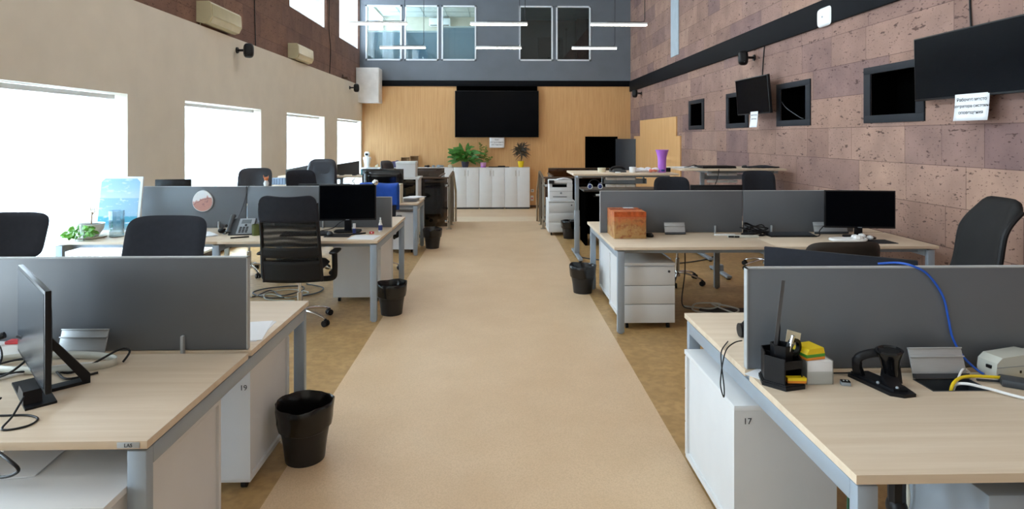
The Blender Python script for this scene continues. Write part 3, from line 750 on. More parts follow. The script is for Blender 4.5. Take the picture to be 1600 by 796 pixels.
GC = 'office chairs around the bench desks'
fabric_chair('black padded chair at the left picture edge behind the grey screen', -3.265, 3.80, 0.06, 0.56, 0.90, 1.19, 0.52)
fabric_chair('black padded chair behind the grey screen, in front of the egg shaped plaque', -2.225, 3.80, -0.03, 0.545, 0.80, 1.165, 0.52)
mesh_chair('black mesh backed swivel chair seen from behind beside the near left screen', -1.815, 5.50, PI+0.03, base_rot=0.15, tilt=0.03)
fabric_chair('bluish black chair behind the left screen before the second window', -3.08, 7.45, 0.1, 0.42, 0.85, 1.30, 0.52, mat='leather')
fabric_chair('small black mesh chair standing before the big leather armchair', -2.34, 7.45, 0.75, 0.40, 0.86, 1.275, 0.52)
exec_chair('big black leather armchair with stitched head cushion by the windows', -2.93, 9.72, 0.0, 1.33)
BLUECH = fabric_chair('black chair with a blue jacket hung over its backrest', -1.55, 7.55, 0.0, 0.46, 0.55, 1.06, 0.48, arm=True)
fabric_chair('grey blue chair seen edge on beside the white box far left', -1.62, 9.95, 1.25, 0.42, 0.85, 1.30, 0.52, mat='leather')
fabric_chair('dark brown low backed chair before the right desk with white cable tray', 2.66, 4.78, PI+0.06, 0.62, 0.52, 0.895, 0.44, mat='leather_brown', lean=0.06, arm=False)
fabric_chair('black chair behind the right screen, left of the two there', 2.10, 6.92, 0.0, 0.44, 0.75, 1.215, 0.50, base_rot=0.55, lean=0.06)
fabric_chair('black chair against the tuff wall behind the right screen', 3.44, 7.58, -0.05, 0.44, 0.80, 1.25, 0.50, base_rot=2.2, lean=0.06)
# tall curved chair by the right wall
def curved_chair(label, x, y, rz):
    t = thing('curved_office_chair', label, 'chair', (x, y, 0), rz, GC)
    sz = 0.48; star_base(t, seat_z=sz); seat(t, sz+0.01, 0.5, 0.48, 0.08); arms(t, sz, 0.29)
    def fn(u, v):
        z = 0.5+0.76*v; k = 2*u-1
        w = 0.235*(0.90+0.12*math.sin(v*PI*0.9))
        y_ = 0.20+0.30*v+0.035*math.sin(v*PI*2.0-0.3)+0.02*v*v
        return (k*w, y_-0.05*k*k, z-0.07*(max(0, abs(k)-0.55)/0.45)**2*max(0, v-0.7)/0.3)
    b = MB().grid(fn, 14, 22).done('backrest', 'mesh_dense', t, solid=0.035)
    for s in (0, 1):
        MB().tube([Vector(fn(s, i/20)) for i in range(21)], 0.017, 8).done('back_frame', 'black', t)
    return t
curved_chair('tall curved black chair at the right edge against the tuff wall', 3.10, 4.2, -1.72)
# blue jacket over the chair
j = tag(MB().grid(lambda u, v: (-0.26+0.50*u, 7.55+0.26+0.075*(1 if v > 0.55 else (-1 if v < 0.45 else (v-0.5)*20))-0.02*math.sin(9*u)-0.04*((u-0.5)*2)**2+(0.05), 1.092-abs(v-0.5)*2*(0.28 if v < 0.5 else 0.36)+0.008*math.sin(7*u)), 20, 24).done('blue_jacket', 'blue', smooth=60, solid=0.008), 'bright blue jacket draped over the chair beyond the left monitor', 'jacket')
j.location = (-1.55+0.01, 0, 0)

# ------------------------------------------------------------------ waste bins
def bin_proto():
    t = thing('waste_bin', 'x', 'bin', (0, 0, 0), 0, 'black waste bins along the aisle')
    MB().lathe([(0.0, 0.004), (0.100, 0.0), (0.112, 0.10), (0.118, 0.16), (0.128, 0.168), (0.142, 0.285), (0.139, 0.285), (0.124, 0.17), (0.097, 0.012), (0.0, 0.012)]).done('bucket', 'bin', t)
    rnd = random.Random(3)
    ph = [rnd.uniform(0, 6.28) for _ in range(6)]
    def wob(k, a):
        q = 0.0025*math.sin(7*a+ph[0]+k)+0.002*math.sin(13*a+ph[1]+1.7*k)
        return (q if k > 0 else q*0.5, 0.006*math.sin(2*a+ph[2])+0.003*math.sin(5*a+ph[3]+k*0.4))
    MB().lathe([(0.135, 0.175), (0.141, 0.21), (0.146, 0.26), (0.149, 0.292), (0.143, 0.300), (0.134, 0.285), (0.124, 0.22), (0.108, 0.13), (0.09, 0.05), (0.0, 0.045)], n=40, wob=wob).done('bin_liner', 'bag', t, smooth=70)
    return t
B = bin_proto(); B.location = (-1.018, 3.17, 0.003); B['label'] = 'black lined waste bin nearest the camera beside pedestal 19'
dup(B, 'black waste bin by the leg of the desk with the monitor', (-1.02, 5.74, 0.003), 0.9)
dup(B, 'black waste bin at the end of the third left desk', (-1.0, 9.12, 0.003), 2.1)
dup(B, 'black waste bin on the right of the aisle before the worn box desk', (0.925, 6.48, 0.003), 3.0)
dup(B, 'black waste bin farther right under the raised desk, by the printer pedestal', (1.2, 9.95, 0), 4.0)

# ------------------------------------------------------------------ monitors
def monitor(label, loc, rz, w, h, zc, stand='round', screen='screen', tilt=0.0, back_mat='black', bulge=0.03):
    """screen faces local -Y"""
    t = thing('monitor', label, 'monitor', loc, rz, 'desk monitors')
    mt = Matrix.Translation((0, 0, zc)) @ Matrix.Rotation(tilt, 4, 'X')
    b = MB().box(-w/2, w/2, -0.008, 0.012, -h/2, h/2, 0.004, mt)
    b.cushion(w*0.94, h*0.9, bulge*2, 6.0, lambda p: (p.x, 0.008+max(0, p.y), p.z), 12, 10, mat=mt).done('housing', back_mat, t)
    MB().box(-w/2+0.012, w/2-0.012, -0.0095, -0.0078, -h/2+0.018, h/2-0.012, mat=mt).done('screen', screen, t, smooth=0)
    MB().box(-0.018, 0.018, -0.0095, -0.008, -h/2+0.005, -h/2+0.011, mat=mt).done('badge', 'phone_grey', t, smooth=0)
    z0 = zc-h/2
    if stand == 'round':
        MB().box(-0.035, 0.035, 0.012, 0.04, 0.012, z0+0.12, 0.006).done('stand_neck', back_mat, t)
        MB().prism(rrect(-0.13, 0.13, -0.08, 0.10, 0.05), 0, 0.014).done('stand_foot', back_mat, t)
    return t
mL1 = monitor('large monitor seen edge on with a folding stand, nearest left desk', (-1.78, 2.32, 0.75), math.radians(-45), 0.62, 0.36, 0.235, None, 'screen_grey', 0.0, 'black', 0.02)
# folding metal stand of that monitor: tray in front, rear strut
s = MB()
s.box(0.085, 0.135, 0.0, 0.15, 0.0, 0.012)
s.prism([(0.012, 0.20), (0.04, 0.20), (0.158, 0.035), (0.158, 0.0), (0.135, 0.0), (0.128, 0.022)], 0.085, 0.135, 'x')
s.done('stand_strut', 'black', mL1, smooth=0)
s = MB()
s.box(-0.06, 0.26, -0.055, 0.035, 0, 0.008)
s.prism([(0.085, 0.008), (0.225, 0.008), (0.215, 0.052), (0.125, 0.052)], -0.055, -0.002, 'y')
s.done('stand_foot', 'black', mL1, smooth=0)
mL2 = monitor('black monitor standing on the left desk beside the spray bottle', (-1.50, 5.98, 0.75), math.radians(4), 0.56, 0.36, 0.295, 'round')
mR2 = monitor('wide black monitor on the right desk before the tuff wall', (3.40, 5.52, 0.75), math.radians(-8), 0.63, 0.355, 0.268, 'round')
mR1 = monitor('dark monitor back rising behind the nearest right grey screen', (1.66, 2.88, 0.75), math.radians(180-34), 0.66, 0.36, 0.20, 'round', back_mat='charcoal', bulge=0.012)
mL3 = monitor('glossy black monitor back shining beyond the blue jacket', (-1.72, 8.95, 0.75), math.radians(178), 0.62, 0.37, 0.285, 'round', back_mat='black_gloss', bulge=0.05)
mL3b = monitor('flat black monitor edge behind the blue jacket, left of the glossy one', (-2.02, 7.02, 0.75), math.radians(180), 0.62, 0.36, 0.22, 'round')
mR2b = monitor('low black monitor edge showing over the right screen between two chairs', (2.33, 6.3, 0.75), math.radians(180), 0.56, 0.33, 0.272, 'round')
mL3c = monitor('dark monitor edge with pale reflections behind the left end of the screen', (-3.55, 6.6, 0.75), math.radians(190), 0.36, 0.3, 0.335, 'round')

# ------------------------------------------------------------------ wall mounted things
def tv(label, x0, y0, y1, z0, z1, rot=0.0, tilt=0.0, wall_x=XR, name='wall_television'):
    w, h = y1-y0, z1-z0
    t = thing(name, label, 'television', (x0, (y0+y1)/2, (z0+z1)/2), -PI/2+rot, 'wall televisions')
    mt = Matrix.Rotation(tilt, 4, 'X')
    MB().box(-w/2, w/2, -0.02, 0.02, -h/2, h/2, 0.004, mt).box(-w*0.3, w*0.3, 0.01, 0.045, -h*0.3, h*0.25, 0.01, mt).done('housing', 'black', t)
    MB().box(-w/2+0.012, w/2-0.012, -0.0215, -0.019, -h/2+0.018, h/2-0.012, mat=mt).done('screen', 'screen', t, smooth=0)
    MB().box(-0.12, 0.12, 0.04, wall_x-x0+0.0, -0.1, 0.1, 0.004).done('wall_bracket', 'black', t)
    return t
tv('large dark television at the right picture edge above the white notice', 3.95, 4.28, 5.53, 2.035, 2.62, 0, 0.02)
tv('smaller dark television tilted off the tuff wall between two openings', 3.84, 8.36, 9.40, 2.04, 2.595, 0.04, 0.08)
def notice(label, loc, rz, w, h, lines, sizes, dx=0.0, curl=0.02):
    t = thing('paper_notice', label, 'notice', loc, rz, 'white paper notices hung below screens')
    MB().grid(lambda u, v: ((u-0.5)*w+dx*(1-v)*0, -curl*(1-v)**2, (v-1)*h), 6, 6).done('sheet', 'paper', t, solid=0.0006)
    z = -h*0.22
    for ln, sz in zip(lines, sizes):
        text('lettering', ln, sz, 'ink', t, (0, -curl*(-z/h)**2-0.0025, z), (PI/2, 0, 0)); z -= h*0.24
    return t
notice('white notice with three text lines taped below the large television', (3.925, 4.84, 2.06), -PI/2+0.06, 0.335, 0.225, ['Рабочее место', 'оператора системы', 'оповещения'], (0.040, 0.036, 0.040))
notice('small white notice below the smaller tilted television', (3.80, 8.74, 2.075), -PI/2+0.1, 0.21, 0.235, ['Рабочее место', 'диспетчера'], (0.024, 0.024))
vw = thing('video_wall', 'huge black video screen on the oak wall above the cabinets', 'screen', (-0.03, YB, 1.685))
MB().box(-1.26, 1.26, -0.20, -0.06, 0, 1.40, 0.006).done('housing', 'black', vw)
MB().box(-1.245, 1.245, -0.204, -0.199, 0.012, 1.388).done('screen', 'screen', vw, smooth=0)
MB().box(-1.22, 1.22, -0.15, 0.0, 1.40, 1.54).box(-1.0, 1.0, -0.06, 0, 0.1, 1.38).done('wall_bracket', 'void', vw, smooth=0)
notice('white notice pinned under the huge screen above the cabinets', (-0.03, YB-0.17, 1.68), 0, 0.45, 0.31, ['ОДС', 'Оперативной', 'обстановки'], (0.06, 0.062, 0.062))
for i, (a, b) in enumerate(OPEN):
    lab = ['square black opening behind the large television, widest of the four', 'square black opening right of the tilted television',
           'black opening half hidden by the tilted television', 'narrowest black opening in the tuff wall, next to the oak panel'][i]
    t = thing('wall_niche', lab, 'opening', (XR, (a+b)/2, 2.155), -PI/2, 'framed openings in the tuff wall')
    w2 = (b-a)/2
    f = MB(); o_ = 0.115
    f.box(-w2-o_, w2+o_, -0.018, 0.0, -0.225-0.08, -0.225, 0.002); f.box(-w2-o_, w2+o_, -0.018, 0, 0.225, 0.225+0.075, 0.002)
    f.box(-w2-o_, -w2, -0.018, 0, -0.225, 0.225, 0.002); f.box(w2, w2+o_, -0.018, 0, -0.225, 0.225, 0.002)
    f.done('frame', 'frame_dark', t)
    q = MB(); q.box(-w2, w2, 0.28, 0.29, -0.225, 0.225); q.box(-w2, -w2+0.004, 0, 0.28, -0.225, 0.225); q.box(w2-0.004, w2, 0, 0.28, -0.225, 0.225); q.box(-w2, w2, 0, 0.28, 0.221, 0.225); q.box(-w2, w2, 0, 0.28, -0.225, -0.221)
    q.done('recess', 'void', t, smooth=0)
tag(MB().tube(spline([(XR+0.01, 8.42, 2.20), (XR-0.03, 8.2, 2.10), (XR+0.02, 7.95, 1.97), (XR+0.03, 7.86, 1.945)], 6), 0.006, 6).done('loose_cable', 'dark_grey'), 'thin grey cable hanging into the opening right of the tilted television', 'cable')
def wall_cable(label, pts, r=0.008, mat='black'):
    return tag(MB().tube(spline(pts, 6), r, 6).done('wall_cable', mat), label, 'cable')
wall_cable('black cable running up the tuff wall above the large television', [(XR-0.012, 4.98, 2.55), (XR-0.012, 5.0, 2.9), (XR-0.012, 4.97, 3.08)])
wall_cable('black cable running up from the tilted television to the black trim', [(XR-0.012, 9.02, 2.5), (XR-0.012, 8.98, 2.8), (XR-0.012, 8.93, 3.08)])
wall_cable('thin black cable crossing the shade toned upper wall near the air conditioners', [(XL-0.07, 10.35, 3.25), (XL-0.07, 10.3, 4.2), (XL-0.07, 10.33, 5.6)])
wall_cable('thin black cable on the upper wall between the two upper windows', [(XL-0.07, 14.85, 3.25), (XL-0.07, 14.95, 3.9), (XL-0.07, 14.8, 4.4), (XL-0.07, 14.85, 5.5)])
rt = thing('wireless_router', 'white square wireless access point on the black wall trim', 'router', (XR-0.04, 7.22, 3.175), -PI/2)
MB().cushion(0.30, 0.235, 0.06, 6.0, lambda p: (p.x, min(0, p.y)*0.9, p.z)).done('body', 'pvc', rt)
MB().cyl((0, -0.031, 0), (0, -0.026, 0), 0.012, n=12).done('mark', 'phone_grey', rt)
def speaker(label, loc, side, rz):
    """side: +1 mounted on the left wall, -1 on the right wall"""
    t = thing('wall_speaker', label, 'speaker', loc, 0, 'black wall speakers')
    b = MB().cushion(0.155, 0.235, 0.17, 3.2, mat=Matrix.Translation((side*0.20, -0.04, -0.01)) @ Matrix.Rotation(rz, 4, 'Z') @ Matrix.Rotation(-0.12, 4, 'X')).done('cabinet', 'black', t)
    MB().cyl((0.0, 0, 0.0), (side*0.02, 0, 0.0), 0.05, 0.045).cyl((side*0.02, 0, 0), (side*0.15, -0.01, 0), 0.02).done('wall_bracket', 'black', t)
    MB().box(side*0.20-0.02, side*0.20+0.01, -0.128, -0.122, -0.085, -0.080).done('badge', 'phone_grey', b, smooth=0)
    return t
speaker('black wall speaker below the larger air conditioner', (XL, 9.45, 3.06), 1, 0.35)
speaker('black wall speaker at the far end of the cream wall', (XL, 16.55, 3.06), 1, 0.35)
speaker('black wall speaker on the tuff wall above the tilted television', (XR, 9.3, 2.95), -1, -0.35)
speaker('black wall speaker in the far right corner under the trim', (XR, 16.7, 2.93), -1, -0.35)
def aircon(label, y0, y1, z0, z1):
    w = y1-y0
    t = thing('air_conditioner', label, 'air conditioner', (XL-0.08, (y0+y1)/2, z0), PI/2, 'air conditioners on the upper wall')
    h = z1-z0
    prof = [(0, 0.02), (0, h), (-0.17, h), (-0.20, h-0.03), (-0.21, 0.10), (-0.17, 0.02), (-0.10, 0.0)]
    MB().prism(prof, -w/2, w/2, 'x').done('body', 'ac', t, smooth=0)
    MB().prism([(-0.2005, h-0.04), (-0.207, h-0.04), (-0.216, 0.11), (-0.21, 0.11)], -w/2+0.02, w/2-0.02, 'x').done('front_grille', plain('cream grille', '#b8ad86', 0.3), t, smooth=0)
    MB().prism([(-0.205, 0.085), (-0.213, 0.09), (-0.175, 0.015), (-0.168, 0.02)], -w/2+0.05, w/2-0.05, 'x').done('louvre', plain('pale louvre', '#dcd6bd', 0.25), t, smooth=0)
    MB().tube(spline([(-w/2+0.06, -0.03, 0.03), (-w/2+0.05, -0.02, -0.05), (-w/2+0.02, 0.0, -0.09)], 5), 0.008, 6).done('drain_pipe', 'ac', t)
    return t
aircon('larger cream air conditioner on the upper left wall', 8.35, 9.33, 3.28, 3.59)
aircon('smaller looking cream air conditioner farther along the upper left wall', 11.95, 12.93, 3.26, 3.57)
tag(MB().box(0, 0.16, 0, 0.1, 0, 0.05, 0.01).box(0.02, 0.05, 0, 0.06, 0.05, 0.12, 0.01).tube([(0.1, 0.05, 0.02), (0.12, 0.3, 0.0)], 0.012, 6).done('pipe_fitting', 'oak_dark'), 'rusty pipe fitting on the wall by the white boxing', 'pipe').location = (XL-0.08, 16.0, 3.25)
for i, (x, z, lab) in enumerate(((0.98+0.02, 0.06, 'small white socket on the oak wall, upper of two'), (0.99, -0.17, 'white socket with a dark sticker on the oak wall, lower of two'))):
    t = thing('wall_socket', lab, 'socket', (x+0.05, YB, z), 0)
    MB().box(-0.045, 0.045, -0.012, 0, -0.045 if i == 0 else -0.08, 0.045 if i == 0 else 0.08, 0.004).done('plate', 'pvc', t)
    MB().box(-0.02, 0.02, -0.016, -0.011, -0.02, 0.02, 0.002).done('insert', 'phone_grey' if i == 0 else 'red', t)

# ------------------------------------------------------------------ cabinets along the back wall
def cabinet_proto():
    t = thing('filing_cabinet', 'x', 'cabinet', (0, 0, 0), 0, 'white cabinets along the back wall')
    W, D, Hh = 0.75, 0.39, 1.237
    MB().box(0, W, 0.02, D, 0.05, Hh-0.02).done('body', 'white', t, smooth=0)
    MB().box(0, W, 0.0, D, Hh-0.022, Hh, 0.001).done('top_board', 'white', t)
    MB().box(0.02, W-0.02, 0.03, D, 0, 0.05).done('plinth', 'dark_grey', t, smooth=0)
    for k in (0, 1):
        d = MB().box(0.003+k*W/2, W/2-0.0015+k*W/2-0.0015*k, 0, 0.018, 0.052, Hh-0.025, 0.001).done('door', 'white', t)
        hx = W/2-0.05+k*0.10
        MB().tube([(hx, 0.0, Hh-0.09), (hx, -0.028, Hh-0.09), (hx, -0.028, Hh-0.25), (hx, 0.0, Hh-0.25)], 0.006, 6).done('handle', 'steel_rail', d)
    return t
cab_labs = ['white two door cabinet at the right end, under the yellow pot', 'white two door cabinet in the middle, left of the yellow pot cabinet',
            'white two door cabinet standing below the big leafy plant', 'white cabinet partly hidden behind the dark glass, below small things',
            'white cabinet below the two brown trays', 'white cabinet far left below the purple bag', 'white cabinet in the far left corner below the vase']
CP = None
for i, lab in enumerate(cab_labs):
    x = 0.955-0.755*(i+1)
    if i == 6: x = -4.1+0.02
    if i == 6: x = 0.955-0.755*6-0.50; 
    if CP is None: CP = cabinet_proto(); CP.location = (x, 17.70, ZL); CP['label'] = lab
    else:
        o = dup(CP, lab, (x, 17.70, ZL))
        if i == 6: o.scale = (0.66, 1, 1)
ZT = ZL+1.237
# plants on the cabinets
def leaf(m, p, d, L, w, droop, up=Vector((0, 0, 1)), fold=0.15, n=7, front=True):
    d = Vector(d).normalized(); p = Vector(p)
    up = Vector((rnd.uniform(-0.5, 0.5), -1.0, rnd.uniform(0.1, 0.9))) if front else up
    sd = d.cross(up)
    if sd.length < 0.05: sd = Vector((1, 0, 0))
    sd.normalize(); nrm = sd.cross(d).normalized()
    def fn(u, v):
        q = v; ww = w*math.sin(PI*min(1, (q*0.94+0.03)))**0.8
        c = p+d*(L*q)+Vector((0, 0, -droop*q*q))
        k = 2*u-1
        return c+sd*(k*ww*0.5)+nrm*(fold*abs(k)*ww*0.5)
    m.grid(fn, 2, n)
def pot(t, r, h, mat, z=0.0):
    MB().lathe([(0, 0), (r*0.75, 0), (r*0.95, h*0.75), (r, h), (r*0.92, h), (r*0.86, h*0.8), (0, h*0.8)]).done('pot', mat, t)
    MB().lathe([(0, h*0.86), (r*0.9, h*0.84), (0, h*0.80)]).done('soil', 'soil', t)
rnd = random.Random(11)
pl1 = thing('potted_plant', 'big leafy green plant in a dark pot on the cabinets', 'plant', (-0.98, 17.83, ZT), 0, 'potted plants on the white cabinets')
pot(pl1, 0.115, 0.17, plain('dark blue glaze', '#3a3c50', 0.3))
m = MB(); st_ = MB()
for k in range(64):
    a = rnd.uniform(0, 2*PI); r = rnd.uniform(0.05, 0.33); hgt = 0.18+0.42*rnd.random()*(1-r*0.9)
    p = Vector((math.cos(a)*r*1.0, math.sin(a)*r*0.45, hgt)); L = rnd.uniform(0.2, 0.32)
    d = Vector((math.cos(a), math.sin(a)*0.6, rnd.uniform(-0.25, 0.7)))
    if p.y+d.normalized().y*L > 0.15: d.y = -abs(d.y)*0.3
    p.y = min(p.y, 0.08)
    leaf(m, p, d, L, rnd.uniform(0.075, 0.11), rnd.uniform(0.03, 0.12))
    st_.tube(spline([(0, 0, 0.13), tuple(p*0.5+Vector((0, 0, 0.08))), tuple(p)], 3), 0.004, 5)
for dx, hh in ((-0.22, 0.36), (0.12, 0.40)):
    leaf(m, (dx*0.4, 0, 0.42), (dx, 0, 0.9), 0.34, 0.11, 0.02); st_.tube([(0, 0, 0.13), (dx*0.4, 0, 0.42)], 0.004, 5)
m.done('foliage', 'leaf', pl1, smooth=60); st_.done('stems', 'leaf', pl1)
pl2 = thing('potted_plant', 'thin leafed plant in a lilac pot between the leafy plant and notice', 'plant', (-0.44, 17.83, ZT), 0, 'potted plants on the white cabinets')
pot(pl2, 0.095, 0.15, 'lilac'); MB().lathe([(0, 0), (0.075, 0), (0.085, 0.04), (0.0, 0.04)]).done('saucer', 'purple', pl2)
m = MB(); st_ = MB()
for b in range(4):
    x0 = -0.05+0.04*b; top = (0.70, 0.62, 0.5, 0.3)[b]; lean = (-0.02, 0.08, 0.05, 0.16)[b]
    st_.tube(spline([(x0*0.5, 0, 0.12), (x0+lean*0.4, 0, top*0.5), (x0+lean, 0.01, top)], 5), 0.004, 5)
    for k in range(16):
        f = 0.3+0.7*k/15; a = rnd.uniform(0, 2*PI)
        leaf(m, (x0+lean*f, 0, 0.12+(top-0.12)*f), (math.cos(a), math.sin(a)*0.5, 0.5), rnd.uniform(0.07, 0.11), 0.045, 0.02, n=4)
for a in (-0.6, 0.2, 2.6, 3.4): leaf(m, (0, 0, 0.14), (math.cos(a), 0.2*math.sin(a), 0.55), 0.22, 0.045, 0.10)
m.done('foliage', 'leaf_olive', pl2, smooth=60); st_.done('stems', 'leaf_olive', pl2)
pl3 = thing('potted_plant', 'spiky dark dracaena in a yellow pot on the cabinets', 'plant', (0.69, 17.83, ZT), 0, 'potted plants on the white cabinets')
pot(pl3, 0.095, 0.185, 'yellow')
m = MB()
for k in range(110):
    a = rnd.uniform(0, 2*PI); el = rnd.uniform(-0.35, 1.35); q = rnd.uniform(0.40, 0.62)
    d = Vector((math.cos(a)*math.cos(el), min(0.06, 0.4*math.sin(a)*math.cos(el)), math.sin(el)))
    leaf(m, (rnd.uniform(-0.07, 0.07), rnd.uniform(-0.03, 0.03), q), d, rnd.uniform(0.18, 0.30), 0.024, rnd.uniform(0.02, 0.14), n=5)
m.done('foliage', 'leaf_dark', pl3, smooth=60)
MB().tube([(0, 0, 0.15), (0.01, 0, 0.35), (-0.01, 0, 0.55)], 0.012, 6).tube([(0.01, 0, 0.3), (0.06, 0, 0.45), (0.07, 0, 0.55)], 0.008, 6).done('trunk', 'cardboard_brown', pl3)
tag(MB().box(0, 0.62, 0, 0.2, 0, 0.018, 0.004).box(0.28, 0.5, 0.02, 0.15, 0.018, 0.045, 0.008).done('flat_bracket', 'black'), 'flat black metal bracket lying on the cabinets between lilac and yellow pots', 'bracket').location = (-0.28, 17.76, ZT)
# small things on the far left cabinets
fig = thing('white_figurine', 'white robot like vase in the far left corner on the cabinets', 'figurine', (-3.90, 17.85, ZT))
MB().lathe([(0, 0), (0.085, 0), (0.075, 0.08), (0.10, 0.20), (0.125, 0.27), (0.11, 0.31), (0.06, 0.325), (0, 0.325)]).done('torso', 'pvc', fig)
MB().cushion(0.16, 0.15, 0.14, 3.0, mat=Matrix.Translation((0, 0, 0.40))).done('head', 'pvc', fig)
MB().cushion(0.09, 0.07, 0.02, 3.0, mat=Matrix.Translation((0, -0.068, 0.39))).done('visor', 'black', fig)
for i, (x, lab) in enumerate(((-3.62, 'tiny cream ornament beside the white figurine'), (-3.45, 'tiny cream ornament with a dark top, second from the figurine'))):
    t = thing('small_ornament', lab, 'ornament', (x, 17.85, ZT)); MB().ball((0, 0, 0.035), 0.05, (1, 1, 0.7)).ball((0.03, 0, 0.08), 0.025).done('body', 'ivory', t)
    if i: MB().ball((0.03, 0, 0.11), 0.018).done('cap', 'dark_grey', t)
tag(MB().ball((0, 0, 0.09), 0.12, (1.3, 0.6, 0.8)).ball((0.1, 0, 0.13), 0.09, (1, 0.6, 0.9)).ball((-0.1, 0.0, 0.08), 0.08).done('cloth_bag', plain('purple blue cloth', '#54506e', 0.9, var=0.3, scale=15)), 'purple blue cloth bag on the far left cabinets', 'bag').location = (-3.10, 17.85, ZT)
def tray(label, x, h):
    t = thing('wooden_tray', label, 'tray', (x, 17.88, ZT), 0, 'brown trays on the cabinets')
    m = MB(); m.box(-0.12, 0.12, -0.05, 0.05, 0, 0.012); m.box(-0.12, 0.12, 0.045, 0.055, 0, h); m.box(-0.12, -0.11, -0.05, 0.05, 0, h); m.box(0.11, 0.12, -0.05, 0.05, 0, h); m.box(-0.12, 0.12, -0.05, 0.05, h-0.012, h)
    m.done('box', 'cardboard_brown', t, smooth=0)
    MB().box(-0.11, 0.11, -0.05, 0.045, h*0.42, h*0.46).done('shelf', 'cardboard_brown', t, smooth=0)
tray('brown open box on the far cabinets, left of two', -2.77, 0.30); tray('brown open box with inner shelf on the far cabinets, right of two', -2.50, 0.34)
for i, (x, mt_, lab) in enumerate(((-2.12, 'black', 'small dark crumpled item on the far cabinets before the glass rail'), (-1.80, 'phone_grey', 'crumpled silver grey wrapping on the far cabinets'), (-1.45, 'ivory', 'small pale crumpled scrap on the far cabinets'))):
    m = MB()
    for k in range(6 if i == 1 else 3): m.ball((rnd.uniform(-0.12, 0.12)*(1.2 if i == 1 else 0.5), rnd.uniform(-0.04, 0.04), 0.035), rnd.uniform(0.03, 0.06), (1.2, 1, 0.8), 5)
    tag(m.done('crumpled_wrapper', mt_, smooth=20), lab, 'wrapper').location = (x, 17.85, ZT)

# ------------------------------------------------------------------ smoked glass balustrades at the end of the raised floor
def balustrade(label, x_in, x_out):
    s = 1 if x_out > x_in else -1
    t = thing('glass_balustrade', label, 'railing', (x_in, 0, 0), 0, 'smoked glass balustrades by the steps')
    y0, y1 = 10.98, 11.93; L = abs(x_out-x_in)
    MB().box(s*0.03, s*L, y0-0.005, y0+0.005, 0.05, 0.93).done('front_glass', 'smoke', t, smooth=0)
    MB().box(s*0.17-0.005, s*0.17+0.005, y0+0.03, y1, 0.10, 0.95).done('side_glass', 'smoke', t, smooth=0)
    MB().box(s*0.17, s*L, y1-0.005, y1+0.005, 0.05, 1.05).done('rear_glass', 'smoke', t, smooth=0)
    for k, (y, z) in enumerate(((y0, 0.94), (y0+0.52, 0.97), (y1, 1.0))):
        p = MB().box(-0.022, 0.022, y-0.014, y+0.014, 0, z).box(-0.05, 0.05, y-0.05, y+0.05, 0, 0.008).done('post', 'steel_rail', t, smooth=0)
        cl = MB()
        for zz in (0.14, 0.80): cl.box(s*0.0, s*0.075, y-0.014, y+0.014, zz-0.022, zz+0.022, 0.003)
        cl.done('glass_clamp', 'chrome', p)
    MB().tube([(0, y0-0.02, 0.94), (0, y1, 1.0), (0, y1+0.08, 0.99), (0, y1+0.75, 0.58), (0, y1+0.80, 0.50), (0, y1+0.80, ZL)], 0.022, 8).done('handrail', 'steel_rail', t)
    MB().box(s*0.0, s*L, y0-0.022, y0+0.022, 0.93, 0.96, 0.006).box(s*0.17-0.02, s*0.17+0.02, y0, y1, 0.955, 0.98, 0.004).box(s*0.17, s*L, y1-0.02, y1+0.02, 1.05, 1.075, 0.004).done('top_rail', plain('brown rail', '#5b4a3e', 0.35, metal=0.4), t)
    m = MB()
    for x in (0.6, 1.2): m.box(s*x-0.02, s*x+0.02, y0+0.01, y0+0.05, 0, 0.94)
    m.done('rear_post', 'oak_dark', t, smooth=0)
    return t
balustrade('smoked glass balustrade with steel posts left of the steps', -0.90, -2.35)
balustrade('smoked glass balustrade with steel posts right of the steps', 0.84, 2.25)
ck = thing('equipment_cabinet', 'dark grey equipment cabinet standing behind the left smoked glass', 'cabinet', (-1.75, 11.25, 0))
MB().box(0, 0.56, 0, 0.5, 0.02, 0.78, 0.01).done('body', plain('dark cabinet', '#2a2b2e', 0.5), ck); MB().box(0.02, 0.54, -0.012, 0, 0.05, 0.74, 0.004).done('door', plain('dark cabinet door', '#45474a', 0.5), ck)
ck2 = thing('equipment_cabinet', 'black cabinet behind the right smoked glass', 'cabinet', (1.45, 11.25, 0))
MB().box(0, 0.6, 0, 0.5, 0.02, 0.78, 0.01).done('body', 'black', ck2); MB().box(0.02, 0.58, -0.012, 0, 0.05, 0.74, 0.004).done('door', 'dark_grey', ck2)
ck3 = thing('leather_screen', 'dark brown cover stretched between smoked glass and white box', 'cover', (-2.3, 11.35, 0))
MB().box(0, 0.5, 0, 0.03, 0.03, 0.98, 0.01).box(-0.02, 0.0, -0.15, 0.18, 0, 0.98).box(0.5, 0.52, -0.15, 0.18, 0, 0.98).done('cover', 'leather_brown', ck3)

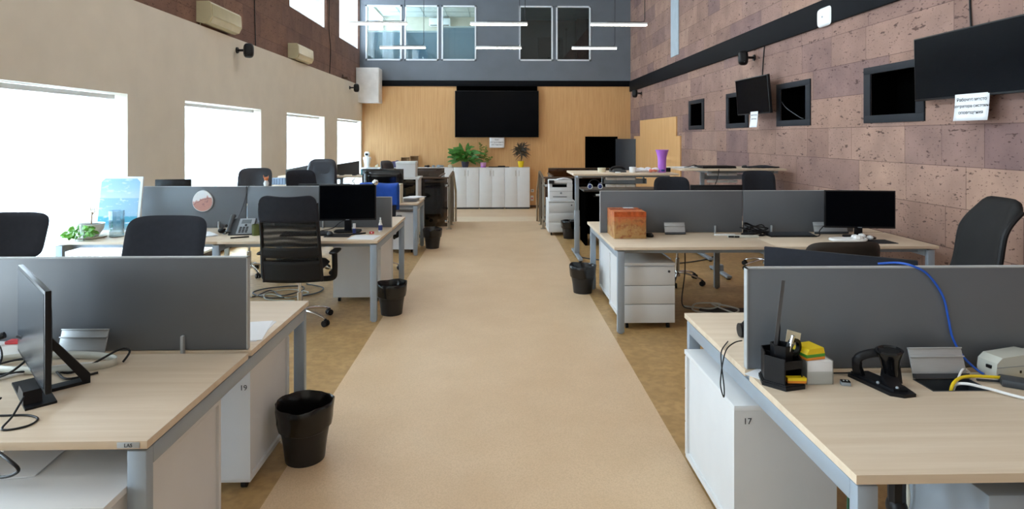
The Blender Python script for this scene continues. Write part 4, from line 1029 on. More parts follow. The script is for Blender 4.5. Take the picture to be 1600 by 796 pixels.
# ------------------------------------------------------------------ raised desks
def raised_desk(label, x0, x1, y0, y1, z, leg_x, tray=None):
    t = thing('standing_desk', label, 'desk', (x0, y0, 0), 0, 'height adjustable desks raised high')
    w, d = x1-x0, y1-y0
    MB().box(0, w, 0, d, z-0.026, z, 0.002).done('desktop', 'desk', t)
    for lx in leg_x:
        l = MB().box(lx-0.035, lx+0.035, d*0.5-0.025, d*0.5+0.025, 0.05, z*0.55, 0.004).box(lx-0.028, lx+0.028, d*0.5-0.02, d*0.5+0.02, z*0.5, z-0.06, 0.003).box(lx-0.03, lx+0.03, d*0.08, d*0.92, z-0.065, z-0.03, 0.004).done('leg', 'steel', t)
        MB().box(lx-0.03, lx+0.03, 0.0, d, 0.018, 0.05, 0.006).done('foot', 'steel', l)
        f = MB()
        for yy in (0.03, d-0.03): f.cyl((lx, yy, 0), (lx, yy, 0.02), 0.022)
        f.done('glide', 'black', l)
    MB().box(leg_x[0], leg_x[-1], d*0.5-0.02, d*0.5+0.02, z-0.075, z-0.04).done('cross_rail', 'steel', t, smooth=0)
    if tray:
        a, b = tray
        m = MB(); m.box(a, b, d*0.62, d*0.64, z-0.17, z-0.10); m.box(a, b, d*0.62, d*0.86, z-0.175, z-0.17); m.box(a, a+0.02, d*0.62, d*0.7, z-0.17, z-0.03); m.box(b-0.05, b-0.03, d*0.62, d*0.7, z-0.17, z-0.03)
        tr = m.done('cable_tray', 'steel', t, smooth=0)
        for q, zz in enumerate((z-0.115, z-0.215)):
            st2 = MB()
            for k in range(3): st2.box(a+0.04+k*0.14, a+0.175+k*0.14, d*0.50, d*0.60, zz, zz+0.035, 0.004)
            st2.done('power_strip', 'pvc', tr)
    return t
raised_desk('raised desk on the right carrying the purple vase', 1.02, 2.46, 8.02, 8.82, 1.20, (0.10, 1.30), (0.48, 1.12))
raised_desk('raised desk against the tuff wall beside the purple vase desk', 2.50, 3.94, 8.03, 8.75, 1.262, (0.40, 1.32), (0.45, 1.2))
raised_desk('raised desk far left before the windows with dark screens on it', -3.72, -2.18, 10.15, 10.85, 1.035, (0.06, 0.98), None)
tag(MB().box(0, 0.66, 0, 0.5, 0.90, 0.922).box(0, 0.02, 0, 0.5, 0, 0.90).box(0.64, 0.66, 0, 0.5, 0, 0.90).done('side_table', 'desk', smooth=0), 'small oak side table under the raised desk far left', 'table').location = (-3.98, 9.55, 0)
# things on the raised desks
tp = thing('tape_roll', 'cream roll on the raised desk, leftmost item there', 'tape', (1.47, 8.4, 1.20))
MB().lathe([(0.035, 0), (0.055, 0), (0.058, 0.055), (0.06, 0.06), (0.05, 0.06), (0.035, 0.055)]).done('roll', 'ivory', tp)
ph2 = thing('desk_phone', 'black desk phone lying low on the raised desk by the mug', 'telephone', (1.70, 8.42, 1.20), 0.2)
MB().prism([(-0.10, 0), (0.09, 0), (0.09, 0.05), (-0.10, 0.02)], -0.09, 0.09, 'x').done('base', 'dark_grey', ph2); MB().tube(spline([(-0.11, 0, 0.03), (-0.06, 0, 0.065), (0.06, 0, 0.065), (0.11, 0, 0.03)], 5), 0.02, 8).done('handset', 'black', ph2)
tag(MB().box(-0.035, 0.035, -0.02, 0.02, 0, 0.014, 0.003).done('eraser', 'pvc'), 'small white eraser before the black phone on the raised desk', 'eraser').location = (1.66, 8.2, 1.20)
mg = thing('mug', 'white mug between black phone and crumpled tissues on the raised desk', 'mug', (1.90, 8.35, 1.20))
MB().lathe([(0, 0), (0.045, 0), (0.05, 0.07), (0.05, 0.075), (0.045, 0.075), (0.042, 0.01), (0, 0.01)]).done('cup', 'pvc', mg); MB().tube(spline([(0.048, 0, 0.06), (0.08, 0, 0.055), (0.08, 0, 0.025), (0.048, 0, 0.015)], 5), 0.006, 6).done('handle', 'pvc', mg)
m = MB()
for k in range(16): m.ball((rnd.uniform(-0.15, 0.12), rnd.uniform(-0.05, 0.05), rnd.uniform(0.02, 0.05)), rnd.uniform(0.02, 0.045), (1.4, 1, 0.7), 4)
tag(m.done('crumpled_tissue', 'paper', smooth=15), 'heap of crumpled white tissue beside the purple vase', 'tissue').location = (2.10, 8.36, 1.20)
m = MB()
for k in range(6): m.ball((rnd.uniform(-0.05, 0.05), rnd.uniform(-0.02, 0.02), 0.02+rnd.random()*0.02), 0.022, (1.3, 1, 0.8), 4)
tag(m.done('pink_wrapper', plain('pink paper', '#e08a76', 0.7), smooth=15), 'pink crumpled wrapper in front of the white tissue heap', 'wrapper').location = (2.15, 8.24, 1.20)
pv = thing('flower_vase', 'tall flared purple vase on the raised desk', 'vase', (2.31, 8.33, 1.20))
MB().lathe([(0, 0), (0.052, 0), (0.056, 0.02), (0.058, 0.16), (0.063, 0.22), (0.082, 0.29), (0.094, 0.318), (0.090, 0.318), (0.076, 0.288), (0.055, 0.20), (0.048, 0.012), (0, 0.012)]).done('body', 'purple', pv)
MB().ball((0.0, -0.052, 0.03), 0.022, (1.3, 0.4, 0.7)).done('dark_stain', 'navy', pv)
tag(MB().box(0, 0.09, 0, 0.06, 0, 0.06, 0.006).done('small_black_box', 'black'), 'small black box just right of the purple vase', 'box').location = (2.37, 8.42, 1.20)
def sheets(name, label, cat, n, w, d, loc, rz, mat='paper', jit=0.02):
    m = MB(); r_ = random.Random(n*7+int(w*100))
    for k in range(n):
        mt = Matrix.Translation((r_.uniform(-jit, jit), r_.uniform(-jit, jit), 0.0007+k*0.0016)) @ Matrix.Rotation(r_.uniform(-0.15, 0.15)*(k > 0), 4, 'Z')
        m.box(-w/2, w/2, -d/2, d/2, -0.0006, 0.0008, mat=mt)
    o = tag(m.done(name, mat, smooth=0), label, cat); o.location = loc; o.rotation_euler = (0, 0, rz); return o
sheets('paper_stack', 'white papers spread between the two raised desks on the right', 'paper', 6, 0.34, 0.26, (2.72, 8.42, 1.262), 0.3)
fo = sheets('folder', 'dark grey folder lying on the right end of the vase desk', 'folder', 2, 0.22, 0.3, (2.32, 8.62, 1.20), 0.5, 'dark_grey')
sheets('envelope_pile', 'white papers behind the tissue heap on the vase desk', 'paper', 9, 0.3, 0.2, (2.13, 8.65, 1.20), 0.1)
lb = thing('closed_laptop', 'thin black laptop on the desk against the tuff wall', 'laptop', (3.05, 8.3, 1.262), 0.05)
MB().box(-0.24, 0.24, -0.16, 0.16, 0.004, 0.02, 0.004).box(-0.235, 0.235, -0.155, 0.155, 0.022, 0.032, 0.003).done('case', 'black', lb); MB().box(-0.17, 0.17, 0.15, 0.168, 0.012, 0.03, 0.004).done('hinge', 'dark_grey', lb)
MB().box(-0.2, -0.15, -0.1, 0.1, 0, 0.005).box(0.15, 0.2, -0.1, 0.1, 0, 0.005).done('feet', 'black', lb, smooth=0)
def mouse(label, loc, rz, mat='black'):
    t = thing('computer_mouse', label, 'mouse', loc, rz, 'computer mice')
    MB().ball((0, 0, 0.014), 0.05, (0.62, 1.1, 0.5)).done('body', mat, t); MB().cyl((-0.004, -0.03, 0.036), (0.004, -0.03, 0.036), 0.008, n=10).done('wheel', 'dark_grey', t)
    for c in t.children: 
        for v in c.data.vertices: v.co.z = max(v.co.z, 0.0)
    return t
mouse('dark mouse on the desk against the tuff wall', (3.47, 8.3, 1.262), 0.2)
wall_cable('black cable loop left of the thin black laptop', [(2.62, 8.32, 1.272), (2.7, 8.3, 1.285), (2.78, 8.38, 1.30), (2.84, 8.34, 1.285), (2.88, 8.3, 1.272)], 0.006)
tag(MB().grid(lambda u, v: (0.44*(u-0.5), 0.2*(v-0.5), 0.012+0.018*math.sin(PI*u)*math.sin(PI*v)+0.006*math.sin(9*u+4*v)), 14, 8).done('black_cloth', 'charcoal', smooth=60, solid=0.012), 'flat dark cloth bag on the right end of the wall side desk', 'cloth').location = (3.70, 8.3, 1.262)
wall_cable('thin dark cable dangling below the desk against the tuff wall', [(3.0, 8.02, 1.262), (2.98, 8.0, 1.15), (2.9, 7.98, 0.98), (2.82, 7.96, 0.86)], 0.005)
# printer
pr = thing('laser_printer', 'white laser printer on the three drawer pedestal', 'printer', (0.89, 10.26, 0.602))
MB().box(0, 0.40, 0, 0.36, 0.0, 0.225, 0.01).done('body', 'white', pr)
MB().box(0.0, 0.40, 0.02, 0.36, 0.285, 0.345, 0.012).box(0.0, 0.40, 0.10, 0.36, 0.225, 0.285).box(0.0, 0.05, 0.02, 0.1, 0.225, 0.285).box(0.3, 0.40, 0.0, 0.1, 0.225, 0.285).done('scanner_lid', 'white', pr)
MB().box(0.05, 0.30, 0.01, 0.10, 0.228, 0.262).done('output_slot', 'void', pr, smooth=0)
MB().prism([(0.02, 0.286), (-0.03, 0.30), (-0.02, 0.345), (0.03, 0.345)], -0.01, 0.08, 'x').done('control_panel', 'black', pr)
MB().box(0.06, 0.30, -0.006, 0.0, 0.055, 0.065).box(0.0, 0.40, -0.002, 0.001, 0.155, 0.158).done('tray_handle', 'dark_grey', pr, smooth=0)
MB().cyl((0.2, -0.004, 0.125), (0.2, 0.001, 0.125), 0.018, n=18).done('round_badge', 'phone_grey', pr)
tag(MB().grid(lambda u, v: (0.26*(u-0.5), 0.2*(v-0.5), 0.025*math.sin(PI*u)+0.004), 8, 4).done('crumpled_sheet', 'paper', smooth=60, solid=0.001), 'white sheet curling on top of the laser printer', 'paper').location = (1.16, 10.42, 0.947)
# black equipment table with headphones
et = thing('equipment_table', 'black equipment table behind the raised desk leg', 'table', (1.34, 9.25, 0))
MB().box(0, 1.6, 0, 0.6, 0.84, 0.87, 0.004).done('table_top', plain('black brown board', '#2a2725', 0.4), et)
for x in (0.02, 1.54): MB().box(x, x+0.04, 0.02, 0.58, 0, 0.84, 0.004).done('leg', 'void', et)
MB().box(0.06, 1.54, 0.52, 0.55, 0.1, 0.84).done('back_panel', 'void', et, smooth=0)
MB().box(0.15, 0.7, -0.06, 0.3, 0.765, 0.78).done('keyboard_shelf', 'black', et, smooth=0)
kbd2 = tag(MB().box(0, 0.42, 0, 0.14, 0, 0.022, 0.004).done('white_keyboard', 'pvc'), 'white keyboard on the pull out shelf of the black table', 'keyboard'); kbd2.location = (1.53, 9.21, 0.78)
hp = thing('headphones', 'headphones with pale blue rings on the black equipment table', 'headphones', (1.53, 9.4, 0.87))
MB().tube(spline([(-0.08, 0, 0.05), (-0.07, 0.02, 0.12), (0, 0.03, 0.15), (0.07, 0.02, 0.12), (0.08, 0, 0.05)], 5), 0.007, 8).done('band', 'black', hp)
for s in (-1, 1):
    c = MB().cyl((s*0.065, -0.02, 0.048), (s*0.1, -0.02, 0.048), 0.045, n=18).done('ear_cup', 'navy', hp)
    MB().lathe([(0.030, 0), (0.042, 0), (0.042, 0.008), (0.030, 0.008), (0.030, 0)], n=20).done('ear_ring', 'frame_blue', c)
    c.children[0].rotation_euler = (PI/2, 0, 0); c.children[0].location = (s*0.08, -0.062, 0.048)
bt = thing('brown_bottle', 'small brown bottle on the floor under the black equipment table', 'bottle', (1.60, 8.95, 0)); MB().lathe([(0, 0), (0.05, 0), (0.05, 0.2), (0.02, 0.28), (0.02, 0.33), (0, 0.33)]).done('bottle_body', 'leather_brown', bt); MB().cyl((0, 0, 0.33), (0, 0, 0.35), 0.022).done('cap', 'ivory', bt)

# ------------------------------------------------------------------ left: things on the third desk and behind it
tag(MB().box(0, 0.085, 0, 0.2, 0, 0.27, 0.003).done('white_file_box', 'ivory'), 'narrow cream box standing upright on the third left desk', 'box').location = (-1.47, 8.52, 0.75)
sheets('paper_stack', 'white papers fanned out on the end of the third left desk', 'paper', 10, 0.22, 0.31, (-1.27, 8.85, 0.792), -0.5)
tag(MB().box(-0.1, 0.1, -0.13, 0.13, 0.004, 0.04, 0.006).box(-0.09, 0.09, -0.12, 0.12, 0, 0.005).done('document_scanner', 'phone_grey'), 'grey device under the fanned papers on the third left desk', 'device').location = (-1.28, 8.85, 0.75)
wb = tag(MB().box(0, 0.34, 0, 0.3, 0, 0.27, 0.004).box(-0.005, 0.345, -0.005, 0.305, 0.23, 0.275, 0.004).done('white_carton', 'white'), 'white box with lid on a stand before the brown trays', 'box'); wb.location = (-1.80, 10.55, 0.985)
tag(MB().box(0, 0.5, 0, 0.5, 0.955, 0.985).box(0.02, 0.06, 0.02, 0.48, 0, 0.955).box(0.44, 0.48, 0.02, 0.48, 0, 0.955).done('small_stand', 'white', smooth=0), 'white stand carrying the white lidded box', 'stand').location = (-1.88, 10.45, 0)
for (x, w, h0, h1, lab) in ((-3.66, 0.62, 0.10, 0.22, 'dark brown screen with a sloping top left on the far raised desk'), (-2.78, 0.38, 0.19, 0.25, 'dark brown screen right on the far raised desk, behind the leather armchair')):
    t = thing('desk_screen', lab, 'screen', (x, 10.35, 1.035), 0, 'dark brown desk screens')
    MB().prism([(0, 0.012), (w, 0.012), (w, h1), (0, h0)], 0, 0.02, 'y').done('fabric_panel', 'leather_brown', t); MB().box(0.05, 0.11, -0.05, 0.07, 0, 0.012).done('foot', 'black', t, smooth=0); MB().box(w-0.11, w-0.05, -0.05, 0.07, 0, 0.012).done('foot', 'black', t, smooth=0)
tag(MB().box(0, 0.10, 0, 0.08, 0, 0.10, 0.004).done('turquoise_box', 'turquoise'), 'small turquoise box on the far left raised desk', 'box').location = (-2.38, 10.4, 1.035)
sheets('paper_stack', 'white papers on the far left raised desk before the sloping screen', 'paper', 5, 0.3, 0.2, (-3.3, 10.24, 1.035), 0.0)
bk = MB()
for k in range(9): bk.box(k*0.045, k*0.045+0.038, 0, 0.2, 0, 0.10, 0.002)
tag(bk.done('binder_row', plain('blue grey binders', '#7d8ea6', 0.6), smooth=0), 'row of blue grey binders on the side table below the raised desk', 'binder').location = (-3.72, 9.75, 0.922)
ac2 = thing('acrylic_holder', 'clear plastic paper holder on the far left raised desk', 'holder', (-2.28, 10.3, 1.035)); MB().box(0, 0.001, 0, 0, 0, 0) if False else None
MB().box(0.0, 0.2, 0, 0.004, 0, 0.12).box(0, 0.2, 0.06, 0.064, 0, 0.14).box(0, 0.2, 0, 0.064, 0, 0.004).done('shell', 'glass', ac2, smooth=0); MB().box(0.01, 0.19, 0.02, 0.045, 0.006, 0.115).done('leaflets', 'paper', ac2, smooth=0)
ob = tag(MB().box(0, 0.28, 0, 0.3, 0, 0.06, 0.015).done('dark_case', plain('dark plum case', '#2b2733', 0.5)), 'dark plum case on the desk behind the left monitor', 'case'); ob.location = (-2.28, 8.9, 0.75)

# ------------------------------------------------------------------ things on the nearest left desk
ctr = lambda pts: spline(pts, 7)
def cable(name, label, pts, r, mat, cat='cable', closed=False):
    return tag(MB().tube(spline(pts, 7, closed), r, 8, closed).done(name, mat), label, cat)
Z = 0.75
cable('black_cable', 'black monitor cable curling on the nearest left desk behind the stand', [(-1.95, 2.46, Z+0.14), (-1.86, 2.44, Z+0.10), (-1.90, 2.36, Z+0.03), (-2.02, 2.38, Z+0.006), (-2.08, 2.48, Z+0.006), (-1.98, 2.54, Z+0.02), (-1.85, 2.46, Z+0.02), (-1.72, 2.42, Z+0.006), (-1.66, 2.47, Z+0.02), (-1.60, 2.56, Z+0.05), (-1.56, 2.56, Z+0.04), (-1.57, 2.53, Z+0.006)], 0.0045, 'black')
cable('black_cable', 'second black cable snaking left of the folding monitor stand', [(-2.15, 2.50, Z+0.13), (-2.06, 2.49, Z+0.11), (-1.98, 2.42, Z+0.06), (-1.96, 2.30, Z+0.006), (-2.04, 2.27, Z+0.006), (-2.06, 2.36, Z+0.01), (-1.93, 2.40, Z+0.014), (-1.8, 2.44, Z+0.012), (-1.68, 2.36, Z+0.006), (-1.60, 2.42, Z+0.006)], 0.0045, 'black')
cable('black_cable', 'thin black cable looping on the desk before the monitor stand', [(-1.75, 2.14, Z+0.03), (-1.76, 2.09, Z+0.006), (-1.70, 2.06, Z+0.004), (-1.60, 2.06, Z+0.004), (-1.54, 2.03, Z+0.004), (-1.54, 1.98, Z+0.004), (-1.60, 1.96, Z+0.004), (-1.615, 2.02, Z+0.02), (-1.64, 2.10, Z+0.05)], 0.0035, 'black')
m = MB()
def flat_loop(u, v):
    a = u*2*PI; x = -1.84+0.26*math.cos(a); y = 2.50+0.085*math.sin(a)
    return (x, y-0.003*0, Z+0.004+v*0.030+0.010*math.sin(a+1)*0)
m.grid(flat_loop, 40, 1, closed_u=True)
tag(m.done('flat_cable_loop', 'beige_plastic', smooth=60, solid=0.003), 'flat pale grey cable coiled in a loop behind the edge on monitor', 'cable')
cable('white_cable', 'white cable winding under the black cables on the left desk', [(-2.12, 2.38, Z+0.007), (-2.0, 2.33, Z+0.007), (-1.88, 2.43, Z+0.007), (-1.78, 2.5, Z+0.007), (-1.66, 2.52, Z+0.007)], 0.006, 'pvc')
cable('white_cable', 'second white cable winding towards the left picture edge', [(-2.18, 2.44, Z+0.006), (-2.05, 2.40, Z+0.006), (-1.96, 2.47, Z+0.006), (-1.9, 2.55, Z+0.006)], 0.006, 'pvc')
wbx = thing('white_adapter_box', 'white box with a red connector at the left picture edge', 'adapter', (-2.12, 2.60, Z), 0.05)
MB().box(-0.22, 0.12, -0.035, 0.035, 0, 0.065, 0.008).done('body', 'pvc', wbx); MB().box(0.02, 0.10, -0.02, 0.02, 0.065, 0.078, 0.004).done('red_plug', 'red', wbx)
MB().tube(spline([(-0.15, -0.05, 0.09), (-0.05, -0.05, 0.085), (0.03, -0.03, 0.11)], 5), [0.014]*11, 8).done('black_plug', 'black', wbx)
sheets('paper_sheet', 'white sheets on the rear left desk edge beside the grey screen', 'paper', 2, 0.21, 0.297, (-1.235, 2.93, Z), 0.05, jit=0.004)
sheets('paper_sheet', 'white sheet lying on the pedestal top under the nearest left desk', 'paper', 2, 0.20, 0.24, (-1.61, 2.06, 0.602), 0.15, jit=0.004)
cable('black_cable', 'black cable loop hanging below the nearest left desk edge', [(-1.62, 1.92, 0.73), (-1.50, 1.86, 0.71), (-1.47, 1.86, 0.675), (-1.54, 1.88, 0.645), (-1.66, 1.92, 0.64)], 0.005, 'black')
# grey mouse / black item on the pedestal 19
tag(MB().ball((0, 0, 0.03), 0.045, (1.4, 1, 0.65)).done('black_pouch', 'charcoal'), 'small black pouch on pedestal 19 under the desk', 'pouch').location = (-1.27, 3.18, 0.606)

# ------------------------------------------------------------------ things on the left desk with the painting
paint_m, nt, p = nodes('sea painting')
tc = N(nt, 'ShaderNodeTexCoord'); sp = N(nt, 'ShaderNodeSeparateXYZ'); nt.links.new(tc.outputs['Object'], sp.inputs[0])
mr = N(nt, 'ShaderNodeMapRange'); mr.inputs[1].default_value = 0; mr.inputs[2].default_value = 0.55; nt.links.new(sp.outputs[2], mr.inputs[0])
rp = ramp(nt, [(0.0, C('#a9adac')), (0.12, C('#5f98a8')), (0.17, C('#2f86a0')), (0.27, C('#3a8ca4')), (0.29, C('#8aa9bd')), (0.60, C('#7fa3bd')), (0.615, C('#a9bac4')), (0.80, C('#90b0c4')), (1.0, C('#7fa6c0'))])
nt.links.new(mr.outputs[0], rp.inputs[0])
nz = N(nt, 'ShaderNodeTexNoise'); nz.inputs['Scale'].default_value = 11; nz.inputs['Detail'].default_value = 4
mpp = N(nt, 'ShaderNodeMapping'); mpp.inputs['Scale'].default_value = (1, 1, 2.6); nt.links.new(tc.outputs['Object'], mpp.inputs[0]); nt.links.new(mpp.outputs[0], nz.inputs['Vector'])
rc = ramp(nt, [(0.56, (0, 0, 0, 1)), (0.66, (1, 1, 1, 1))]); nt.links.new(nz.outputs['Fac'], rc.inputs[0])
mxp = N(nt, 'ShaderNodeMixRGB'); nt.links.new(rc.outputs[0], mxp.inputs[0]); nt.links.new(rp.outputs[0], mxp.inputs[1]); mxp.inputs[2].default_value = C('#b5c2c9')
nt.links.new(mxp.outputs[0], p.inputs['Base Color']); p.inputs['Roughness'].default_value = 0.6
pt = thing('canvas_painting', 'pale blue sea painting leaning behind the potted bonsai', 'painting', (-3.80, 6.02, Z), 0.0)
lean = Matrix.Rotation(-0.16, 4, 'X')
MB().box(-0.215, 0.215, 0.0, 0.022, 0.0, 0.555, 0.003, lean).done('canvas', 'pvc', pt)
poly = [(-0.195, 0.02), (0.19, 0.02), (0.19, 0.50), (0.155, 0.535), (-0.16, 0.535), (-0.195, 0.50)]
MB().prism(poly, -0.002, 0.0, 'y', lean).done('picture', paint_m, pt, smooth=0)
bs = thing('bonsai_pot', 'white grey bowl with a bare little bonsai on a round saucer', 'plant', (-3.83, 5.70, Z))
MB().lathe([(0, 0), (0.10, 0), (0.125, 0.008), (0.125, 0.014), (0, 0.012)]).done('saucer', 'desk', bs)
MB().lathe([(0, 0.014), (0.055, 0.014), (0.065, 0.03), (0.10, 0.08), (0.112, 0.135), (0.104, 0.135), (0.09, 0.12), (0, 0.12)]).done('bowl', plain('white grey glaze', '#dfe1e1', 0.3, var=0.12, scale=8), bs)
MB().lathe([(0, 0.128), (0.10, 0.122), (0, 0.118)]).done('soil', 'soil', bs)
m = MB(); m.tube(spline([(0, 0, 0.12), (0.005, 0, 0.19), (0.01, 0.0, 0.24)], 4), 0.005, 6)
for a in ((0.045, 0, 0.30), (-0.015, 0.01, 0.285), (0.03, -0.01, 0.275), (0.055, 0.01, 0.275)): m.tube(spline([(0.008, 0, 0.21), (a[0]*0.5, a[1], 0.245), a], 4), 0.0025, 5)
m.done('trunk', 'cardboard_brown', bs)
m = MB()
for k in range(14): a = rnd.uniform(0, 6.28); leaf(m, (rnd.uniform(-0.01, 0.05), 0, rnd.uniform(0.24, 0.30)), (math.cos(a), math.sin(a), 0.4), 0.014, 0.008, 0.0, n=3)
m.done('foliage', 'leaf_olive', bs)
iv = thing('ivy_plant', 'bright green trailing ivy in a small glass on the desk edge', 'plant', (-3.80, 5.50, Z))
MB().lathe([(0, 0), (0.035, 0), (0.04, 0.07), (0.037, 0.07), (0.033, 0.005), (0, 0.005)]).done('glass_cup', 'glass', iv)
m = MB(); s_ = MB()
for k in range(75):
    a = rnd.uniform(0, 2*PI); r = rnd.uniform(0.02, 0.115); z = 0.03+rnd.random()*0.11*(1.1-r*4)
    p = (math.cos(a)*r, math.sin(a)*r*0.8, max(0.035, z)); leaf(m, p, (math.cos(a), math.sin(a), rnd.uniform(-0.3, 0.5)), rnd.uniform(0.03, 0.05), rnd.uniform(0.03, 0.045), 0.008, n=4, fold=0.3)
    if k % 5 == 0: s_.tube(spline([(0, 0, 0.03), (p[0]*0.5, p[1]*0.5, p[2]+0.03), p], 3), 0.002, 5)
m.done('foliage', 'leaf_bright', iv, smooth=60); s_.done('stems', 'leaf_bright', iv)
gv = thing('glass_vase', 'clear straight glass vase in front of the sea painting', 'vase', (-3.62, 5.74, Z))
MB().lathe([(0, 0), (0.058, 0), (0.06, 0.01), (0.065, 0.25), (0.061, 0.25), (0.056, 0.015), (0, 0.012)], n=12).done('vase_body', thin_glass('rippled glass', (0.86, 0.92, 0.94, 1), 0.12), gv, smooth=0)
sheets('card_stack', 'turquoise and white cards behind the glass vase', 'card', 8, 0.14, 0.1, (-3.48, 5.86, Z), 0.2, 'turquoise')
# plaque hung on the screen
pq_m, nt, p = nodes('plaque print')
tc = N(nt, 'ShaderNodeTexCoord'); nz = N(nt, 'ShaderNodeTexNoise'); nz.inputs['Scale'].default_value = 17; nz.inputs['Detail'].default_value = 2; nt.links.new(tc.outputs['Object'], nz.inputs['Vector'])
sp = N(nt, 'ShaderNodeSeparateXYZ'); nt.links.new(tc.outputs['Object'], sp.inputs[0])
ab = N(nt, 'ShaderNodeMath', operation='MULTIPLY_ADD'); ab.inputs[1].default_value = -3.4; ab.inputs[2].default_value = 0.42; nt.links.new(sp.outputs[2], ab.inputs[0])
sm = N(nt, 'ShaderNodeMath', operation='ADD'); nt.links.new(nz.outputs['Fac'], sm.inputs[0]); nt.links.new(ab.outputs[0], sm.inputs[1])
rp = ramp(nt, [(0.0, C('#dfe6ea')), (0.80, C('#e4e2e2')), (0.88, C('#c99b92')), (0.95, C('#8f5f60')), (1.0, C('#b98478'))]); nt.links.new(sm.outputs[0], rp.inputs[0]); nt.links.new(rp.outputs[0], p.inputs['Base Color'])
pq = thing('wall_plaque', 'egg shaped picture plaque hung on the left grey screen', 'plaque', (-3.06, 6.262, 1.035))
egg = [(0.103*math.cos(a)*(1-0.10*math.sin(a)), 0.110*math.sin(a)) for a in [2*PI*i/32 for i in range(32)]]
MB().prism(egg, -0.02, -0.004, 'y').done('plaque_body', 'pvc', pq); MB().prism([(x*0.96, z*0.96) for x, z in egg], -0.022, -0.02, 'y').done('plaque_print', pq_m, pq, smooth=0); MB().cyl((0, -0.004, 0), (0, 0.003, 0), 0.02).done('hanger', 'pvc', pq)
# telephone
ph = thing('desk_phone', 'grey office phone with upright handset on the left desk', 'telephone', (-2.53, 5.88, Z), 0.12)
tl_ = Matrix.Translation((0.04, 0, 0.0)) @ Matrix.Rotation(math.radians(-38), 4, 'X')
MB().prism([(-0.09, 0.005), (0.075, 0.14), (0.085, 0.13), (-0.02, 0.0), (-0.085, 0.0)], -0.075, 0.145, 'x').done('base', 'dark_grey', ph, smooth=0)
rx = math.atan2(0.135, 0.165)
pm_ = Matrix.Translation((0.05, -0.09, 0.005)) @ Matrix.Rotation(rx, 4, 'X')
face = MB().box(-0.055, 0.09, 0.005, 0.205, 0.0, 0.012, 0.003, pm_).done('faceplate', 'phone_grey', ph)
MB().box(-0.03, 0.06, 0.135, 0.185, 0.012, 0.014, mat=pm_).done('display', plain('grey green lcd', '#4c565c', 0.3), face, smooth=0)
k_ = MB()
for r in range(4):
    for c in range(3): k_.box(-0.035+c*0.03, -0.012+c*0.03, 0.018+r*0.02, 0.031+r*0.02, 0.012, 0.016, 0.002, pm_)
k_.cyl(pm_ @ Vector((0.018, 0.113, 0.011)), pm_ @ Vector((0.018, 0.113, 0.016)), 0.012, n=14)
k_.done('keypad', 'black', face)
MB().tube(spline([(-0.075, -0.085, 0.03), (-0.075, -0.06, 0.065), (-0.075, 0.05, 0.155), (-0.075, 0.085, 0.165)], 6), [0.022, 0.023, 0.022, 0.020, 0.017, 0.016, 0.015, 0.015, 0.015, 0.015, 0.016, 0.017, 0.019, 0.02, 0.022, 0.023, 0.023, 0.022, 0.02], 10, flat=(1.2, 0.9)).done('handset', 'dark_grey', ph)
MB().tube(spline([(-0.09, -0.07, 0.02), (-0.13, -0.05, 0.012), (-0.12, 0.0, 0.03), (-0.1, 0.05, 0.01)], 5), 0.005, 6).done('handset_cord', 'black', ph)
cable('phone_cable', 'thin dark cable hanging over the left screen behind the phone', [(-2.62, 5.98, Z+0.05), (-2.64, 6.2, Z+0.2), (-2.62, 6.255, 1.08), (-2.595, 6.258, 1.18), (-2.57, 6.276, 1.192), (-2.54, 6.30, 1.17), (-2.53, 6.305, 0.95)], 0.004, 'dark_grey')
g = thing('mug', 'olive green mug beside the grey office phone', 'mug', (-2.33, 5.80, Z))
MB().lathe([(0, 0), (0.04, 0), (0.042, 0.105), (0.038, 0.105), (0.036, 0.01), (0, 0.01)]).done('cup', 'mug_green', g); MB().tube(spline([(0.04, 0, 0.085), (0.066, 0, 0.078), (0.066, 0, 0.04), (0.04, 0, 0.03)], 5), 0.006, 6).done('handle', 'mug_green', g)
sheets('paper_stack', 'loose white papers left of the grey office phone', 'paper', 6, 0.21, 0.29, (-2.86, 5.82, Z), 0.7)
def pen(label, loc, rz, L=0.15, mat='black', r=0.006):
    t = thing('marker_pen', label, 'pen', (loc[0], loc[1], loc[2]+r), rz, 'pens on the desks')
    MB().cyl((-L/2, 0, 0), (L*0.25, 0, 0), r).done('barrel', mat, t); MB().cyl((L*0.25, 0, 0), (L/2, 0, 0), r*1.1, r*0.9).done('cap', mat, t)
    return t
pen('black marker lying on the desk before the grey phone', (-2.42, 5.64, Z), 0.45, 0.16, r=0.007)
pen('black marker near the white sheet, left of the red cap', (-1.335, 5.83, Z), 0.6, 0.10, r=0.008)
pen('second black marker beside the first, near the blue white glue stick', (-1.375, 5.80, Z), 0.5, 0.10, r=0.008)
tag(MB().tube([(0, 0, 0), (0.0, 0, 0.06)], [0.012, 0.006], 8).ball((0, 0, 0.06), 0.007).done('pen_stub', 'dark_grey'), 'dark upright pen stub between papers and office phone', 'pen').location = (-2.78, 6.08, Z)
wm = thing('webcam', 'small dark webcam leaning left of the office phone', 'webcam', (-2.71, 5.90, Z)); MB().ball((0, 0, 0.03), 0.028, (1.2, 0.9, 0.9)).cyl((0.02, 0, 0.0), (0.035, 0, 0.05), 0.01).ball((0.04, 0.02, 0.075), 0.014).done('webcam_body', 'black', wm)
for c in wm.children:
    for v in c.data.vertices: v.co.z = max(0, v.co.z)
